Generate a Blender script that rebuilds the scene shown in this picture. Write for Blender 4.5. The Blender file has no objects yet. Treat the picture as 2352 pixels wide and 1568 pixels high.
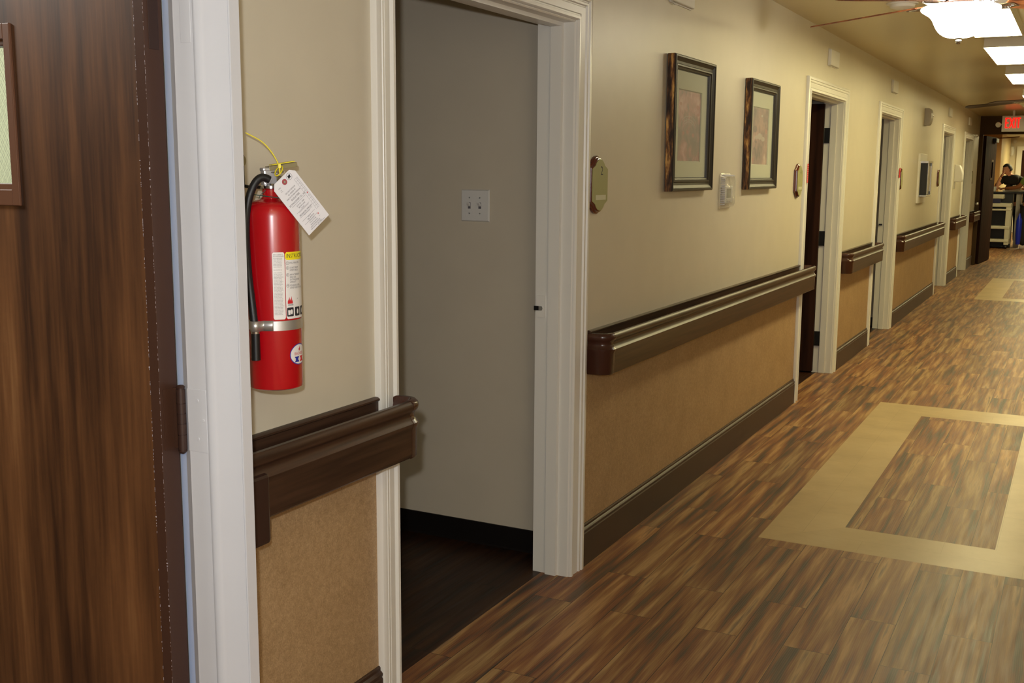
import bpy, math, random
from mathutils import Vector, Matrix
random.seed(7)
S = bpy.context.scene
COL = S.collection
PI = math.pi

# ------------------------------------------------------------------ camera
YAW, PITCH, ROLL, FPX = 0.4789, 0.1546, 0.0063, 2506.9
CAM = Vector((1.5989, 0.0, 1.4864))
Fv = Vector((-math.sin(YAW)*math.cos(PITCH), math.cos(YAW)*math.cos(PITCH), -math.sin(PITCH)))
Rv0 = Fv.cross(Vector((0, 0, 1))).normalized(); Uv0 = Rv0.cross(Fv)
Rv = Rv0*math.cos(ROLL) + Uv0*math.sin(ROLL); Uv = Uv0*math.cos(ROLL) - Rv0*math.sin(ROLL)
cd = bpy.data.cameras.new('camera'); cd.sensor_width = 36; cd.lens = FPX/2352*36
cd.clip_start = .02; cd.clip_end = 100
cam = bpy.data.objects.new('camera', cd); COL.objects.link(cam)
m3 = Matrix((Rv, Uv, -Fv)).transposed()
cam.matrix_world = Matrix.Translation(CAM) @ m3.to_4x4()
S.camera = cam
S.view_settings.view_transform = 'Standard'; S.view_settings.look = 'None'
S.view_settings.gamma = 1; S.view_settings.use_curve_mapping = False
S.view_settings.exposure = 0.0

# ------------------------------------------------------------------ world and lamps
w = bpy.data.worlds.new('world'); S.world = w; w.use_nodes = True
w.node_tree.nodes['Background'].inputs[0].default_value = (.5, .55, .6, 1)
w.node_tree.nodes['Background'].inputs[1].default_value = 0.02

def lamp(name, kind, loc, energy, color, size=.1, size_y=None, aim=None, spread=None):
    l = bpy.data.lights.new(name, kind); l.energy = energy; l.color = color
    if kind == 'AREA':
        l.size = size
        if spread: l.spread = math.radians(spread)
        if size_y: l.shape = 'RECTANGLE'; l.size_y = size_y
    else: l.shadow_soft_size = size
    o = bpy.data.objects.new(name, l); COL.objects.link(o); o.location = loc
    if aim is not None: o.rotation_euler = (Vector(aim)-Vector(loc)).to_track_quat('-Z', 'Y').to_euler()
    return o
# the photographer's flash, just above the lens
FLASH = 108.0
lamp('camera_flash', 'POINT', CAM + Uv*.11 - Rv*.05, FLASH, (.96, .97, 1.0), .022)
LENS_W = 23.5                                    # ceiling lens emission
LENS_C = (1.0, .865, .44)
BOWL_W = 28.0
lamp('jamb_blue_fill', 'AREA', (-.55, 1.583, 1.2), 1.6, (.40, .60, 1), .03, 2.2, aim=(.06, 1.580, 1.2))  # unseen strip lamp added behind the leaf to tint the jamb bevel blue
lamp('room_lamp', 'AREA', (-1.5, .9, 2.38), 48, (1, .97, .90), .5, .5, aim=(-1.5, 1.5, 0))

# ------------------------------------------------------------------ materials
def srgb(r, g, b):
    f = lambda c: (c/255/12.92 if c/255 <= .04045 else ((c/255+.055)/1.055)**2.4)
    return (f(r), f(g), f(b), 1)
class NT:
    def __init__(s, name):
        s.m = bpy.data.materials.new(name); s.m.use_nodes = True; s.t = s.m.node_tree
        s.b = s.t.nodes['Principled BSDF']
    def n(s, kind, **kw):
        x = s.t.nodes.new('ShaderNode'+kind)
        for k, v in kw.items(): setattr(x, k, v)
        return x
    def l(s, a, b): s.t.links.new(a, b)
    def math(s, op, a, b=None, c=None):
        x = s.n('Math', operation=op)
        for i, v in enumerate((a, b, c)):
            if v is None: continue
            if isinstance(v, (int, float)): x.inputs[i].default_value = v
            else: s.l(v, x.inputs[i])
        return x.outputs[0]
    def coords(s, scale=(1, 1, 1), rot=(0, 0, 0), loc=(0, 0, 0)):
        g = s.n('NewGeometry'); mp = s.n('Mapping'); s.l(g.outputs['Position'], mp.inputs['Vector'])
        mp.inputs['Scale'].default_value = scale; mp.inputs['Rotation'].default_value = rot; mp.inputs['Location'].default_value = loc
        return mp.outputs[0]
    def noise(s, vec, scale, detail=3, rough=.5):
        x = s.n('TexNoise'); s.l(vec, x.inputs['Vector']); x.inputs['Scale'].default_value = scale
        x.inputs['Detail'].default_value = detail; x.inputs['Roughness'].default_value = rough
        return x.outputs['Fac']
    def ramp(s, fac, stops):
        x = s.n('ValToRGB'); s.l(fac, x.inputs[0]); e = x.color_ramp.elements
        e[0].position, e[0].color = stops[0]; e[1].position, e[1].color = stops[-1]
        for p, c in stops[1:-1]:
            q = e.new(p); q.color = c
        return x.outputs[0]
    def bump(s, h, strength, dist=.002):
        x = s.n('Bump'); x.inputs['Strength'].default_value = strength; x.inputs['Distance'].default_value = dist
        s.l(h, x.inputs['Height']); s.l(x.outputs[0], s.b.inputs['Normal'])
    def mix(s, fac, a, b, mode='MIX'):
        x = s.n('Mix', data_type='RGBA', blend_type=mode)
        if isinstance(fac, (int, float)): x.inputs[0].default_value = fac
        else: s.l(fac, x.inputs[0])
        for i, v in ((6, a), (7, b)):
            if isinstance(v, tuple): x.inputs[i].default_value = v
            else: s.l(v, x.inputs[i])
        return x.outputs[2]
def plain(name, col, rough=.5, metal=0, emit=None, bump=None, spec=.5, vary=0, coat=0):
    t = NT(name); t.b.inputs['Roughness'].default_value = rough; t.b.inputs['Metallic'].default_value = metal
    t.b.inputs['Specular IOR Level'].default_value = spec; t.b.inputs['Coat Weight'].default_value = coat
    t.b.inputs['Base Color'].default_value = col
    if vary:
        f = t.noise(t.coords(), 6, 4)
        dk = tuple(c*(1-vary) for c in col[:3])+(1,); lt = tuple(min(1, c*(1+vary)) for c in col[:3])+(1,)
        t.l(t.ramp(f, [(.3, dk), (.7, lt)]), t.b.inputs['Base Color'])
    if bump: t.bump(t.noise(t.coords(), bump[0], 3), bump[1], bump[2] if len(bump) > 2 else .002)
    if emit:
        t.b.inputs['Emission Color'].default_value = tuple(emit[0])+(1,); t.b.inputs['Emission Strength'].default_value = emit[1]
    return t.m
M = {}
M['paint'] = plain('wall_paint', srgb(208, 200, 180), .42, bump=(220, .10, .0008), vary=.02)
M['roompaint'] = plain('room_paint', srgb(200, 190, 170), .6, bump=(240, .12, .0008), vary=.02)
M['ceil'] = plain('ceiling_paint', srgb(200, 186, 148), .30, bump=(60, .08, .001))
M['white'] = plain('trim_white', srgb(228, 226, 218), .34, bump=(30, .10, .001))
M['white2'] = plain('frame_white_gloss', srgb(203, 205, 211), .28, bump=(22, .12, .001), vary=.02)
M['plastic'] = plain('white_plastic', srgb(215, 213, 208), .4)
M['greyplastic'] = plain('grey_plastic', srgb(165, 158, 150), .4)
M['tan2'] = plain('tan_paint', srgb(196, 150, 92), .5)
M['cream2'] = plain('cream_paint', srgb(225, 205, 160), .5)
M['black'] = plain('black_plastic', srgb(22, 21, 22), .38)
M['hinge'] = plain('black_hinge', srgb(26, 26, 26), .4, .3)
M['rubber'] = plain('black_rubber', srgb(20, 20, 23), .45, bump=(400, .3, .001))
M['chrome'] = plain('chrome', srgb(200, 200, 202), .16, 1)
M['steel'] = plain('brushed_steel', srgb(205, 205, 204), .38, .85, bump=(200, .1, .0005))
M['valve'] = plain('valve_metal', srgb(205, 205, 210), .34, .6)
M['red'] = plain('red_enamel', srgb(172, 8, 20), .26, bump=(90, .04, .0005), coat=.5)
M['paper'] = plain('paper', srgb(226, 226, 232), .6)
M['label'] = plain('label_white', srgb(228, 226, 224), .45)
M['yellow'] = plain('label_yellow', srgb(240, 225, 30), .45)
M['ink'] = plain('ink', srgb(40, 38, 44), .6)
M['inkgrey'] = plain('ink_grey', srgb(95, 92, 98), .6)
M['inkred'] = plain('ink_red', srgb(200, 30, 40), .6)
M['inkblue'] = plain('ink_blue', srgb(30, 40, 150), .6)
M['washer'] = plain('washer_red', srgb(168, 80, 88), .6)
M['tie'] = plain('tie_yellow', srgb(232, 215, 30), .4)
M['green'] = plain('tie_green', srgb(20, 60, 50), .4)
M['brass'] = plain('old_metal', srgb(150, 140, 105), .45, .4)
M['brown'] = plain('brown_paint', srgb(66, 43, 32), .32, bump=(60, .12, .001))
M['headbrown'] = plain('header_brown', srgb(84, 66, 44), .7, spec=.2)
M['brown2'] = plain('brown_paint_light', srgb(98, 64, 44), .4, bump=(60, .12, .001))
M['browndark'] = plain('dark_brown_paint', srgb(52, 34, 28), .38, bump=(60, .10, .001))
M['chip'] = plain('paint_chip', srgb(168, 158, 162), .6)
M['railcap'] = plain('rail_cap_vinyl', srgb(68, 40, 30), .22)
M['basev'] = plain('brown_vinyl_base', srgb(64, 44, 33), .42, spec=.35, bump=(14, .1, .002), vary=.06)
M['cove'] = plain('black_cove', srgb(22, 18, 17), .35)
M['olive'] = plain('olive_plate', srgb(158, 158, 106), .42)
M['tape'] = plain('label_tape', srgb(205, 205, 178), .4)
M['mahog'] = plain('mahogany_lacquer', srgb(92, 34, 24), .18, coat=.5)
M['mat'] = plain('picture_mat', srgb(194, 196, 166), .75)
M['lcd'] = plain('lcd', srgb(70, 74, 56), .25)
M['skin'] = plain('skin', srgb(226, 166, 136), .55)
M['skin2'] = plain('skin_dark', srgb(150, 96, 62), .55)
M['hair'] = plain('dark_hair', srgb(24, 19, 18), .6)
M['shirt'] = plain('black_cloth', srgb(20, 20, 22), .8)
M['greencloth'] = plain('green_cloth', srgb(120, 140, 70), .8, vary=.2)
M['bluebag'] = plain('blue_plastic', srgb(20, 40, 170), .4)
M['navy'] = plain('navy_plastic', srgb(30, 30, 70), .5)
M['cart'] = plain('cart_plastic', srgb(205, 200, 180), .45)
M['shoe'] = plain('shoe', srgb(180, 165, 160), .6)
M['fanbrown'] = plain('fan_bronze', srgb(58, 38, 34), .3, .5)
M['bowl'] = plain('lit_glass_bowl', srgb(245, 240, 225), .3, emit=((1, .93, .74), BOWL_W))
M['bowloff'] = plain('frosted_bowl', srgb(228, 220, 196), .35)
M['lens'] = plain('fixture_lens', srgb(240, 240, 235), .4, emit=(LENS_C, LENS_W))
M['fixwhite'] = plain('fixture_white', srgb(225, 222, 215), .4)
M['exitred'] = plain('exit_red', srgb(120, 0, 0), .6, emit=((1, .005, .003), 2.2))
M['copper'] = plain('copper', srgb(150, 90, 50), .4, .8)

def glassmat(name, col, rough=.02, ior=1.45):
    t = NT(name); t.b.inputs['Transmission Weight'].default_value = 1; t.b.inputs['Roughness'].default_value = rough
    t.b.inputs['Base Color'].default_value = col; t.b.inputs['IOR'].default_value = ior; return t.m
M['clear'] = plain('clear_acrylic', srgb(225, 222, 210), .12); M['clear'].node_tree.nodes['Principled BSDF'].inputs['Alpha'].default_value = .22
M['clearrib'] = plain('clear_rib', srgb(235, 235, 240), .10); M['clearrib'].node_tree.nodes['Principled BSDF'].inputs['Alpha'].default_value = .75
M['pglass'] = plain('picture_glass', srgb(235, 240, 235), .03); M['pglass'].node_tree.nodes['Principled BSDF'].inputs['Alpha'].default_value = .10

def wood_floor():
    t = NT('plank_floor')
    g = t.n('NewGeometry'); sp = t.n('SeparateXYZ'); t.l(g.outputs['Position'], sp.inputs[0])
    cb = t.n('CombineXYZ'); t.l(sp.outputs[1], cb.inputs[0]); t.l(t.math('ADD', sp.outputs[0], .030), cb.inputs[1])
    br = t.n('TexBrick', offset=.37, offset_frequency=2); t.l(cb.outputs[0], br.inputs['Vector'])
    br.inputs['Color1'].default_value = (0, 0, 0, 1); br.inputs['Color2'].default_value = (1, 1, 1, 1); br.inputs['Mortar'].default_value = (.5, .5, .5, 1)
    br.inputs['Scale'].default_value = 1; br.inputs['Mortar Size'].default_value = .0009; br.inputs['Mortar Smooth'].default_value = 0
    br.inputs['Brick Width'].default_value = .914; br.inputs['Row Height'].default_value = .1475
    rnd = t.n('SeparateColor'); t.l(br.outputs['Color'], rnd.inputs[0]); r = rnd.outputs[0]
    # streaks along the plank, shifted per plank
    c2 = t.n('CombineXYZ')
    t.l(t.math('MULTIPLY_ADD', r, 37.0, t.math('MULTIPLY', sp.outputs[0], 1.0)), c2.inputs[0])
    t.l(t.math('MULTIPLY_ADD', r, 19.0, t.math('MULTIPLY', sp.outputs[1], .052)), c2.inputs[1])
    n1 = t.noise(c2.outputs[0], 27, 3, .52)
    n2 = t.noise(c2.outputs[0], 75, 3, .6)
    n3 = t.noise(c2.outputs[0], 6, 1, .5)
    f = t.math('ADD', t.math('MULTIPLY', n1, .8), t.math('MULTIPLY', n2, .2))
    c = t.ramp(f, [(.33, srgb(58, 50, 44)), (.40, srgb(92, 74, 58)), (.45, srgb(128, 80, 50)), (.50, srgb(150, 104, 62)), (.55, srgb(168, 132, 84)), (.61, srgb(200, 164, 112)), (.68, srgb(132, 110, 86))])
    c = t.mix(t.math('MULTIPLY', n3, .25), c, srgb(104, 92, 78))
    c = t.mix(.55, c, t.ramp(r, [(0, srgb(160, 150, 142)), (.3, srgb(205, 190, 165)), (.55, srgb(225, 185, 140)), (.8, srgb(190, 160, 150)), (1, srgb(245, 225, 190))]), 'MULTIPLY')
    # fine pale grain lines
    wv = t.n('TexWave', wave_type='BANDS', bands_direction='X'); t.l(c2.outputs[0], wv.inputs['Vector'])
    wv.inputs['Scale'].default_value = 52; wv.inputs['Distortion'].default_value = 26; wv.inputs['Detail'].default_value = 3; wv.inputs['Detail Scale'].default_value = .22
    gf = t.math('MULTIPLY', t.math('POWER', wv.outputs['Fac'], 8), .18)
    c = t.mix(gf, c, srgb(176, 156, 128))
    c = t.mix(br.outputs['Fac'], c, srgb(28, 22, 18))
    t.l(c, t.b.inputs['Base Color'])
    t.l(t.ramp(n2, [(.3, (.38,)*3+(1,)), (.7, (.52,)*3+(1,))]), t.b.inputs['Roughness'])
    t.b.inputs['Specular IOR Level'].default_value = .4
    t.bump(t.math('ADD', t.math('MULTIPLY', wv.outputs['Fac'], .05), t.math('MULTIPLY', n2, .7)), .14, .0015)
    return t.m
M['floor'] = wood_floor()
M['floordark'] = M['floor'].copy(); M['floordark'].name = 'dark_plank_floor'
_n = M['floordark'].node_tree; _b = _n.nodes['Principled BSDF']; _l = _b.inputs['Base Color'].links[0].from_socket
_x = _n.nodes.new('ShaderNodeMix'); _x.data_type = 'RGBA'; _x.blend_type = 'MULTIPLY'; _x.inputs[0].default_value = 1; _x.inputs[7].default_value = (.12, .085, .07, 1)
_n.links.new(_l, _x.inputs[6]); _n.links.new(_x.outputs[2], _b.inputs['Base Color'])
def inlay(across=False):
    t = NT('tan_inlay'); v = t.coords()
    f = t.noise(v, 3.2, 5, .6)
    c = t.ramp(f, [(.3, srgb(172, 148, 104)), (.55, srgb(188, 164, 118)), (.75, srgb(196, 174, 130))])
    g = t.n('NewGeometry'); sp = t.n('SeparateXYZ'); t.l(g.outputs['Position'], sp.inputs[0])
    cb = t.n('CombineXYZ'); t.l(sp.outputs[0 if across else 1], cb.inputs[0]); t.l(t.math('ADD', sp.outputs[1 if across else 0], -4.468+.1475 if across else -.509), cb.inputs[1])
    br = t.n('TexBrick', offset=.5); t.l(cb.outputs[0], br.inputs['Vector']); br.inputs['Scale'].default_value = 1
    br.inputs['Color1'].default_value = (.90, .90, .90, 1); br.inputs['Color2'].default_value = (1, 1, 1, 1); br.inputs['Mortar'].default_value = (.68, .66, .6, 1)
    br.inputs['Mortar Size'].default_value = .0007; br.inputs['Brick Width'].default_value = .60; br.inputs['Row Height'].default_value = .1475
    t.l(t.mix(.9, c, br.outputs['Color'], 'MULTIPLY'), t.b.inputs['Base Color']); t.b.inputs['Roughness'].default_value = .36
    t.bump(t.noise(v, 60, 3), .08, .001)
    return t.m
M['inlay'] = inlay(); M['inlayx'] = inlay(True)
def doorwood():
    t = NT('walnut_laminate'); v = t.coords((1, 1, .05), loc=(3.1, .4, 0))
    n1 = t.noise(v, 11, 4, .62); n2 = t.noise(v, 150, 2, .6); n4 = t.noise(t.coords((1, 1, .16)), 5, 3, .6)
    v3 = t.coords((1, 1, 1.6)); n3 = t.noise(v3, 40, 2, .5)
    f = t.math('ADD', t.math('ADD', t.math('MULTIPLY', n1, .62), t.math('MULTIPLY', n2, .10)), t.math('MULTIPLY', n4, .28))
    c = t.ramp(f, [(.36, srgb(34, 21, 12)), (.44, srgb(60, 36, 19)), (.50, srgb(84, 53, 29)), (.57, srgb(106, 69, 39)), (.66, srgb(134, 94, 57))])
    t.l(t.mix(t.math('MULTIPLY', n3, .16), c, srgb(58, 34, 20)), t.b.inputs['Base Color'])
    t.b.inputs['Roughness'].default_value = .42; t.bump(n2, .08, .001)
    return t.m
M['doorwood'] = doorwood()
def darkdoor():
    t = NT('dark_door_wood'); v = t.coords((1, 1, .06)); n = t.noise(v, 22, 3)
    t.l(t.ramp(n, [(.35, srgb(36, 22, 17)), (.65, srgb(60, 37, 28))]), t.b.inputs['Base Color']); t.b.inputs['Roughness'].default_value = .8; t.b.inputs['Specular IOR Level'].default_value = .06
    return t.m
M['darkdoor'] = darkdoor()
def railmat():
    t = NT('walnut_vinyl'); v = t.coords((1, .03, 1)); n = t.noise(v, 70, 3, .6)
    t.l(t.ramp(n, [(.35, srgb(48, 32, 24)), (.65, srgb(74, 52, 38))]), t.b.inputs['Base Color']); t.b.inputs['Roughness'].default_value = .36; t.b.inputs['Specular IOR Level'].default_value = .35
    return t.m
M['rail'] = railmat()
def wainscot():
    t = NT('tan_wallcovering'); v = t.coords(); n = t.noise(v, 240, 3, .7); n2 = t.noise(v, 60, 3, .7); n3 = t.noise(v, 7, 3, .6)
    f = t.math('ADD', t.math('MULTIPLY', n, .45), t.math('ADD', t.math('MULTIPLY', n2, .35), t.math('MULTIPLY', n3, .2)))
    t.l(t.ramp(f, [(.38, srgb(150, 122, 86)), (.5, srgb(170, 140, 101)), (.64, srgb(190, 160, 120))]), t.b.inputs['Base Color'])
    t.b.inputs['Roughness'].default_value = .5; t.bump(n, .12, .0006)
    return t.m
M['wains'] = wainscot()
def goldside():
    t = NT('burnished_gold'); v = t.coords((1.6, 1, .28)); n = t.noise(v, 34, 4, .65)
    t.l(t.ramp(n, [(.40, srgb(44, 28, 18)), (.50, srgb(92, 60, 33)), (.57, srgb(140, 96, 50)), (.66, srgb(214, 166, 92))]), t.b.inputs['Base Color'])
    t.b.inputs['Roughness'].default_value = .38; t.b.inputs['Metallic'].default_value = .35
    return t.m
M['gold'] = goldside()
M['frame'] = plain('espresso_frame', srgb(50, 44, 36), .42, 0, spec=.35)
def art(seed, cols):
    t = NT('watercolour_print'); v = t.coords((1, 1, 1), loc=(seed, seed*.3, 0)); n = t.noise(v, 7, 4, .6); n2 = t.noise(v, 30, 3, .6)
    f = t.math('ADD', t.math('MULTIPLY', n, .75), t.math('MULTIPLY', n2, .25))
    t.l(t.ramp(f, cols), t.b.inputs['Base Color']); t.b.inputs['Roughness'].default_value = .5
    return t.m
M['art1'] = art(2.2, [(.36, srgb(112, 104, 96)), (.47, srgb(138, 118, 106)), (.55, srgb(176, 128, 118)), (.66, srgb(204, 168, 156))])
M['art2'] = art(8.1, [(.36, srgb(104, 92, 88)), (.47, srgb(146, 120, 110)), (.56, srgb(176, 140, 122)), (.66, srgb(206, 182, 164))])
M['artpale'] = plain('print_pale', srgb(178, 162, 150), .5)
M['artpink'] = plain('print_rose', srgb(172, 118, 106), .5)
M['artdark'] = plain('print_dark', srgb(118, 102, 98), .5)
def wireglass():
    t = NT('wired_glass'); g = t.n('TexCoord')
    sp = t.n('SeparateXYZ'); t.l(g.outputs['Object'], sp.inputs[0])
    a = t.math('ADD', t.math('MULTIPLY', sp.outputs[0], 1.75), sp.outputs[2]); b = t.math('SUBTRACT', t.math('MULTIPLY', sp.outputs[0], 1.75), sp.outputs[2])
    la = t.math('LESS_THAN', t.math('PINGPONG', a, .0125), .00045); lb = t.math('LESS_THAN', t.math('PINGPONG', b, .0125), .00045)
    ln = t.math('MAXIMUM', la, lb)
    t.l(t.mix(ln, (.93, .97, .90, 1), (.25, .26, .22, 1)), t.b.inputs['Base Color'])
    t.l(t.math('SUBTRACT', 1.0, t.math('MULTIPLY', ln, .55)), t.b.inputs['Transmission Weight'])
    t.b.inputs['Roughness'].default_value = .08; t.b.inputs['IOR'].default_value = 1.2
    return t.m
M['wire'] = wireglass()
M['roomgreen'] = plain('pale_green_paint', srgb(206, 210, 180), .7)

# ------------------------------------------------------------------ mesh builder
class MB:
    def __init__(s): s.v = []; s.f = []; s.mi = []; s.mats = []; s.cur = 0
    def use(s, key):
        if key not in s.mats: s.mats.append(key)
        s.cur = s.mats.index(key); return s
    def add(s, vs, fs):
        o = len(s.v); s.v += [Vector(p) for p in vs]
        for f in fs: s.f.append([i+o for i in f]); s.mi.append(s.cur)
        return s
    def box(s, x0, x1, y0, y1, z0, z1):
        p = [(x, y, z) for x in (x0, x1) for y in (y0, y1) for z in (z0, z1)]
        return s.add(p, [(0, 1, 3, 2), (4, 6, 7, 5), (0, 4, 5, 1), (2, 3, 7, 6), (0, 2, 6, 4), (1, 5, 7, 3)])
    def obox(s, c, ax, ay, az, dx, dy, dz):
        c = Vector(c); p = [c+ax*(i*dx/2)+ay*(j*dy/2)+az*(k*dz/2) for i in (-1, 1) for j in (-1, 1) for k in (-1, 1)]
        return s.add(p, [(0, 1, 3, 2), (4, 6, 7, 5), (0, 4, 5, 1), (2, 3, 7, 6), (0, 2, 6, 4), (1, 5, 7, 3)])
    def rings(s, rs, closed=True, caps=True):
        n = len(rs[0]); o = len(s.v); fs = []
        for i in range(len(rs)-1):
            for j in range(n if closed else n-1):
                k = (j+1) % n; fs.append((i*n+j, i*n+k, (i+1)*n+k, (i+1)*n+j))
        if caps and closed: fs += [tuple(range(n))[::-1], tuple(range((len(rs)-1)*n, len(rs)*n))]
        return s.add([p for r in rs for p in r], fs)
    def lathe(s, prof, c, n=40, axis=Vector((0, 0, 1)), caps=False):
        axis = Vector(axis).normalized(); a = axis.orthogonal().normalized(); b = axis.cross(a); c = Vector(c)
        return s.rings([[c+axis*h+(a*math.cos(2*PI*i/n)+b*math.sin(2*PI*i/n))*r for i in range(n)] for r, h in prof], True, caps)
    def cyl(s, a, b, r, n=20, r2=None):
        a = Vector(a); b = Vector(b); d = (b-a)
        return s.lathe([(r, 0), (r if r2 is None else r2, d.length)], a, n, d, True)
    def tube(s, pts, r, n=12):
        pts = [Vector(p) for p in pts]; rs = []; t0 = (pts[1]-pts[0]).normalized(); u = t0.orthogonal().normalized()
        for i, p in enumerate(pts):
            t = (pts[min(i+1, len(pts)-1)]-pts[max(i-1, 0)]).normalized()
            u = (u-t*u.dot(t)).normalized(); q = t.cross(u); rr = r[i] if isinstance(r, (list, tuple)) else r
            rs.append([p+(u*math.cos(2*PI*j/n)+q*math.sin(2*PI*j/n))*rr for j in range(n)])
        return s.rings(rs)
    def prism(s, poly, fn, d0, d1):          # poly 2D, fn(a,b,d)->point
        n = len(poly); p = [fn(a, b, d0) for a, b in poly]+[fn(a, b, d1) for a, b in poly]
        return s.add(p, [tuple(range(n))[::-1], tuple(range(n, 2*n))]+[(i, (i+1) % n, (i+1) % n+n, i+n) for i in range(n)])
    def text(s, body, size, fn, align='CENTER', sx=1.0, depth=0):
        cu = bpy.data.curves.new('t', 'FONT'); cu.body = body; cu.size = size; cu.align_x = align; cu.align_y = 'CENTER'
        cu.resolution_u = 2
        ob = bpy.data.objects.new('t', cu); COL.objects.link(ob); bpy.context.view_layer.update()
        me = ob.evaluated_get(bpy.context.evaluated_depsgraph_get()).to_mesh()
        s.add([fn(v.co.x*sx, v.co.y) for v in me.vertices], [tuple(p.vertices) for p in me.polygons])
        bpy.data.objects.remove(ob); bpy.data.curves.remove(cu)
        return s
    def build(s, name, mat=None, parent=None, smooth=None, bevel=0, sub=0):
        org = Vector(parent['_o']) if parent is not None and '_o' in parent else Vector((0, 0, 0))
        me = bpy.data.meshes.new(name); me.from_pydata([tuple(v-org) for v in s.v], [], s.f)
        if mat: s.mats = s.mats or [mat]
        for k in s.mats: me.materials.append(M[k])
        if len(s.mats) > 1: me.polygons.foreach_set('material_index', s.mi)
        me.validate(); me.update()
        o = bpy.data.objects.new(name, me); COL.objects.link(o)
        if parent is not None:
            o.parent = parent
            if '_o' in parent: o['_o'] = parent['_o']
        if bevel:
            b = o.modifiers.new('bevel', 'BEVEL'); b.width = bevel; b.segments = 2; b.limit_method = 'ANGLE'; b.angle_limit = .6
        if sub:
            b = o.modifiers.new('sub', 'SUBSURF'); b.levels = sub; b.render_levels = sub
        if smooth is not None:
            import bmesh
            bm = bmesh.new(); bm.from_mesh(me); bmesh.ops.recalc_face_normals(bm, faces=bm.faces)
            for f in bm.faces: f.smooth = True
            for e in bm.edges: e.smooth = not (len(e.link_faces) == 2 and e.calc_face_angle(3) > math.radians(smooth))
            bm.to_mesh(me); bm.free()
        return o
def tag(o, label=None, cat=None, group=None, kind=None):
    if label: o['label'] = label
    if cat: o['category'] = cat
    if group: o['group'] = group
    if kind: o['kind'] = kind
    return o
def thing(name, loc, label=None, cat=None, group=None, kind=None):
    o = bpy.data.objects.new(name, None); COL.objects.link(o); o.location = loc; o.empty_display_size = .1; o['_o'] = tuple(loc)
    return tag(o, label, cat, group, kind)
def B(name, mat, x0, x1, y0, y1, z0, z1, parent=None, bevel=0, smooth=None):
    return MB().box(x0, x1, y0, y1, z0, z1).build(name, mat, parent, smooth, bevel)

# ------------------------------------------------------------------ dimensions
CEIL = 2.42; H = 2.0; CW = 2.22; WT = .14
DO = [(2.40, 3.535), (7.155, 8.275), (9.86, 10.96), (14.49, 15.66), (17.25, 18.43)]
CS = [(.092, .112), (.095, .113), (.098, .112), (.10, .108), (.10, .108)]   # casing widths near / far side
FRM = 19.62                                                                 # cross-corridor frame
ZW = .84                                                                    # wainscot / paint line

# ------------------------------------------------------------------ structure
fl = MB()
def frect(key, x0, x1, y0, y1): fl.use(key).add([(x0, y0, 0), (x1, y0, 0), (x1, y1, 0), (x0, y1, 0)], [(0, 1, 2, 3)])
XS = [-5, .509, .803, 1.3885, 1.68, 6]
def inl(y0, y1, y2, y3):
    frect('floor', -.105, XS[1], y0, y3); frect('floor', XS[4], XS[5], y0, y3); frect('floor', XS[2], XS[3], y1, y2)
    # mitred border strips
    q = lambda a, k='inlay': fl.use(k).add([p+(0,) for p in a], [(0, 1, 2, 3)])
    q([(XS[1], y0), (XS[4], y0), (XS[3], y1), (XS[2], y1)], 'inlayx'); q([(XS[2], y2), (XS[3], y2), (XS[4], y3), (XS[1], y3)], 'inlayx')
    q([(XS[1], y0), (XS[2], y1), (XS[2], y2), (XS[1], y3)]); q([(XS[4], y0), (XS[4], y3), (XS[3], y2), (XS[3], y1)])
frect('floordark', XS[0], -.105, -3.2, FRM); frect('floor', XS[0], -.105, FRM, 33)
frect('floor', -.105, XS[-1], -3.2, 4.3166)
inl(4.3166, 4.6193, 7.0562, 7.3799)
frect('floor', -.105, XS[-1], 7.3799, 14.145)
inl(14.145, 14.449, 16.99, 17.233)
frect('floor', -.105, XS[-1], 17.233, 33)
tag(fl.build('floor', 'floor'), kind='structure')

tag(B('ceiling', 'ceil', -5, 6, -3.2, 33, CEIL, CEIL+.1), kind='structure')

# corridor wall on the left with five openings
ws = [1.60]+[v for d in DO for v in d]+[FRM]
wl = MB()
for i in range(0, len(ws), 2):
    wl.use('wains').box(-WT, 0, ws[i], ws[i+1], 0, ZW); wl.use('paint').box(-WT, 0, ws[i], ws[i+1], ZW, CEIL)
for a, b in DO: wl.use('paint').box(-WT, 0, a, b, H, CEIL)
tag(wl.build('wall_left'), kind='structure')
# nearer piece of the left wall stands 0.2 m prouder; a doorway is cut in it
NX = .20; JY = 1.55
wn = MB().use('paint')
wn.box(NX-WT, NX-.01, -3.2, .42, 0, CEIL); wn.box(NX-WT, NX-.01, .42, JY+.002, 2.06, CEIL); wn.box(-WT, .020, 1.606, 1.612, 0, CEIL); wn.box(.035, NX-.014, 1.575, 1.590, 2.10, CEIL)
tag(wn.build('wall_left'), kind='structure')
wr = MB(); wr.use('wains').box(CW, CW+.14, -3.2, FRM, 0, ZW); wr.use('paint').box(CW, CW+.14, -3.2, FRM, ZW, CEIL)
tag(wr.build('wall_right'), kind='structure')
tag(B('wall_back', 'paint', -5, 6, -3.34, -3.2, 0, CEIL), kind='structure')
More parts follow.
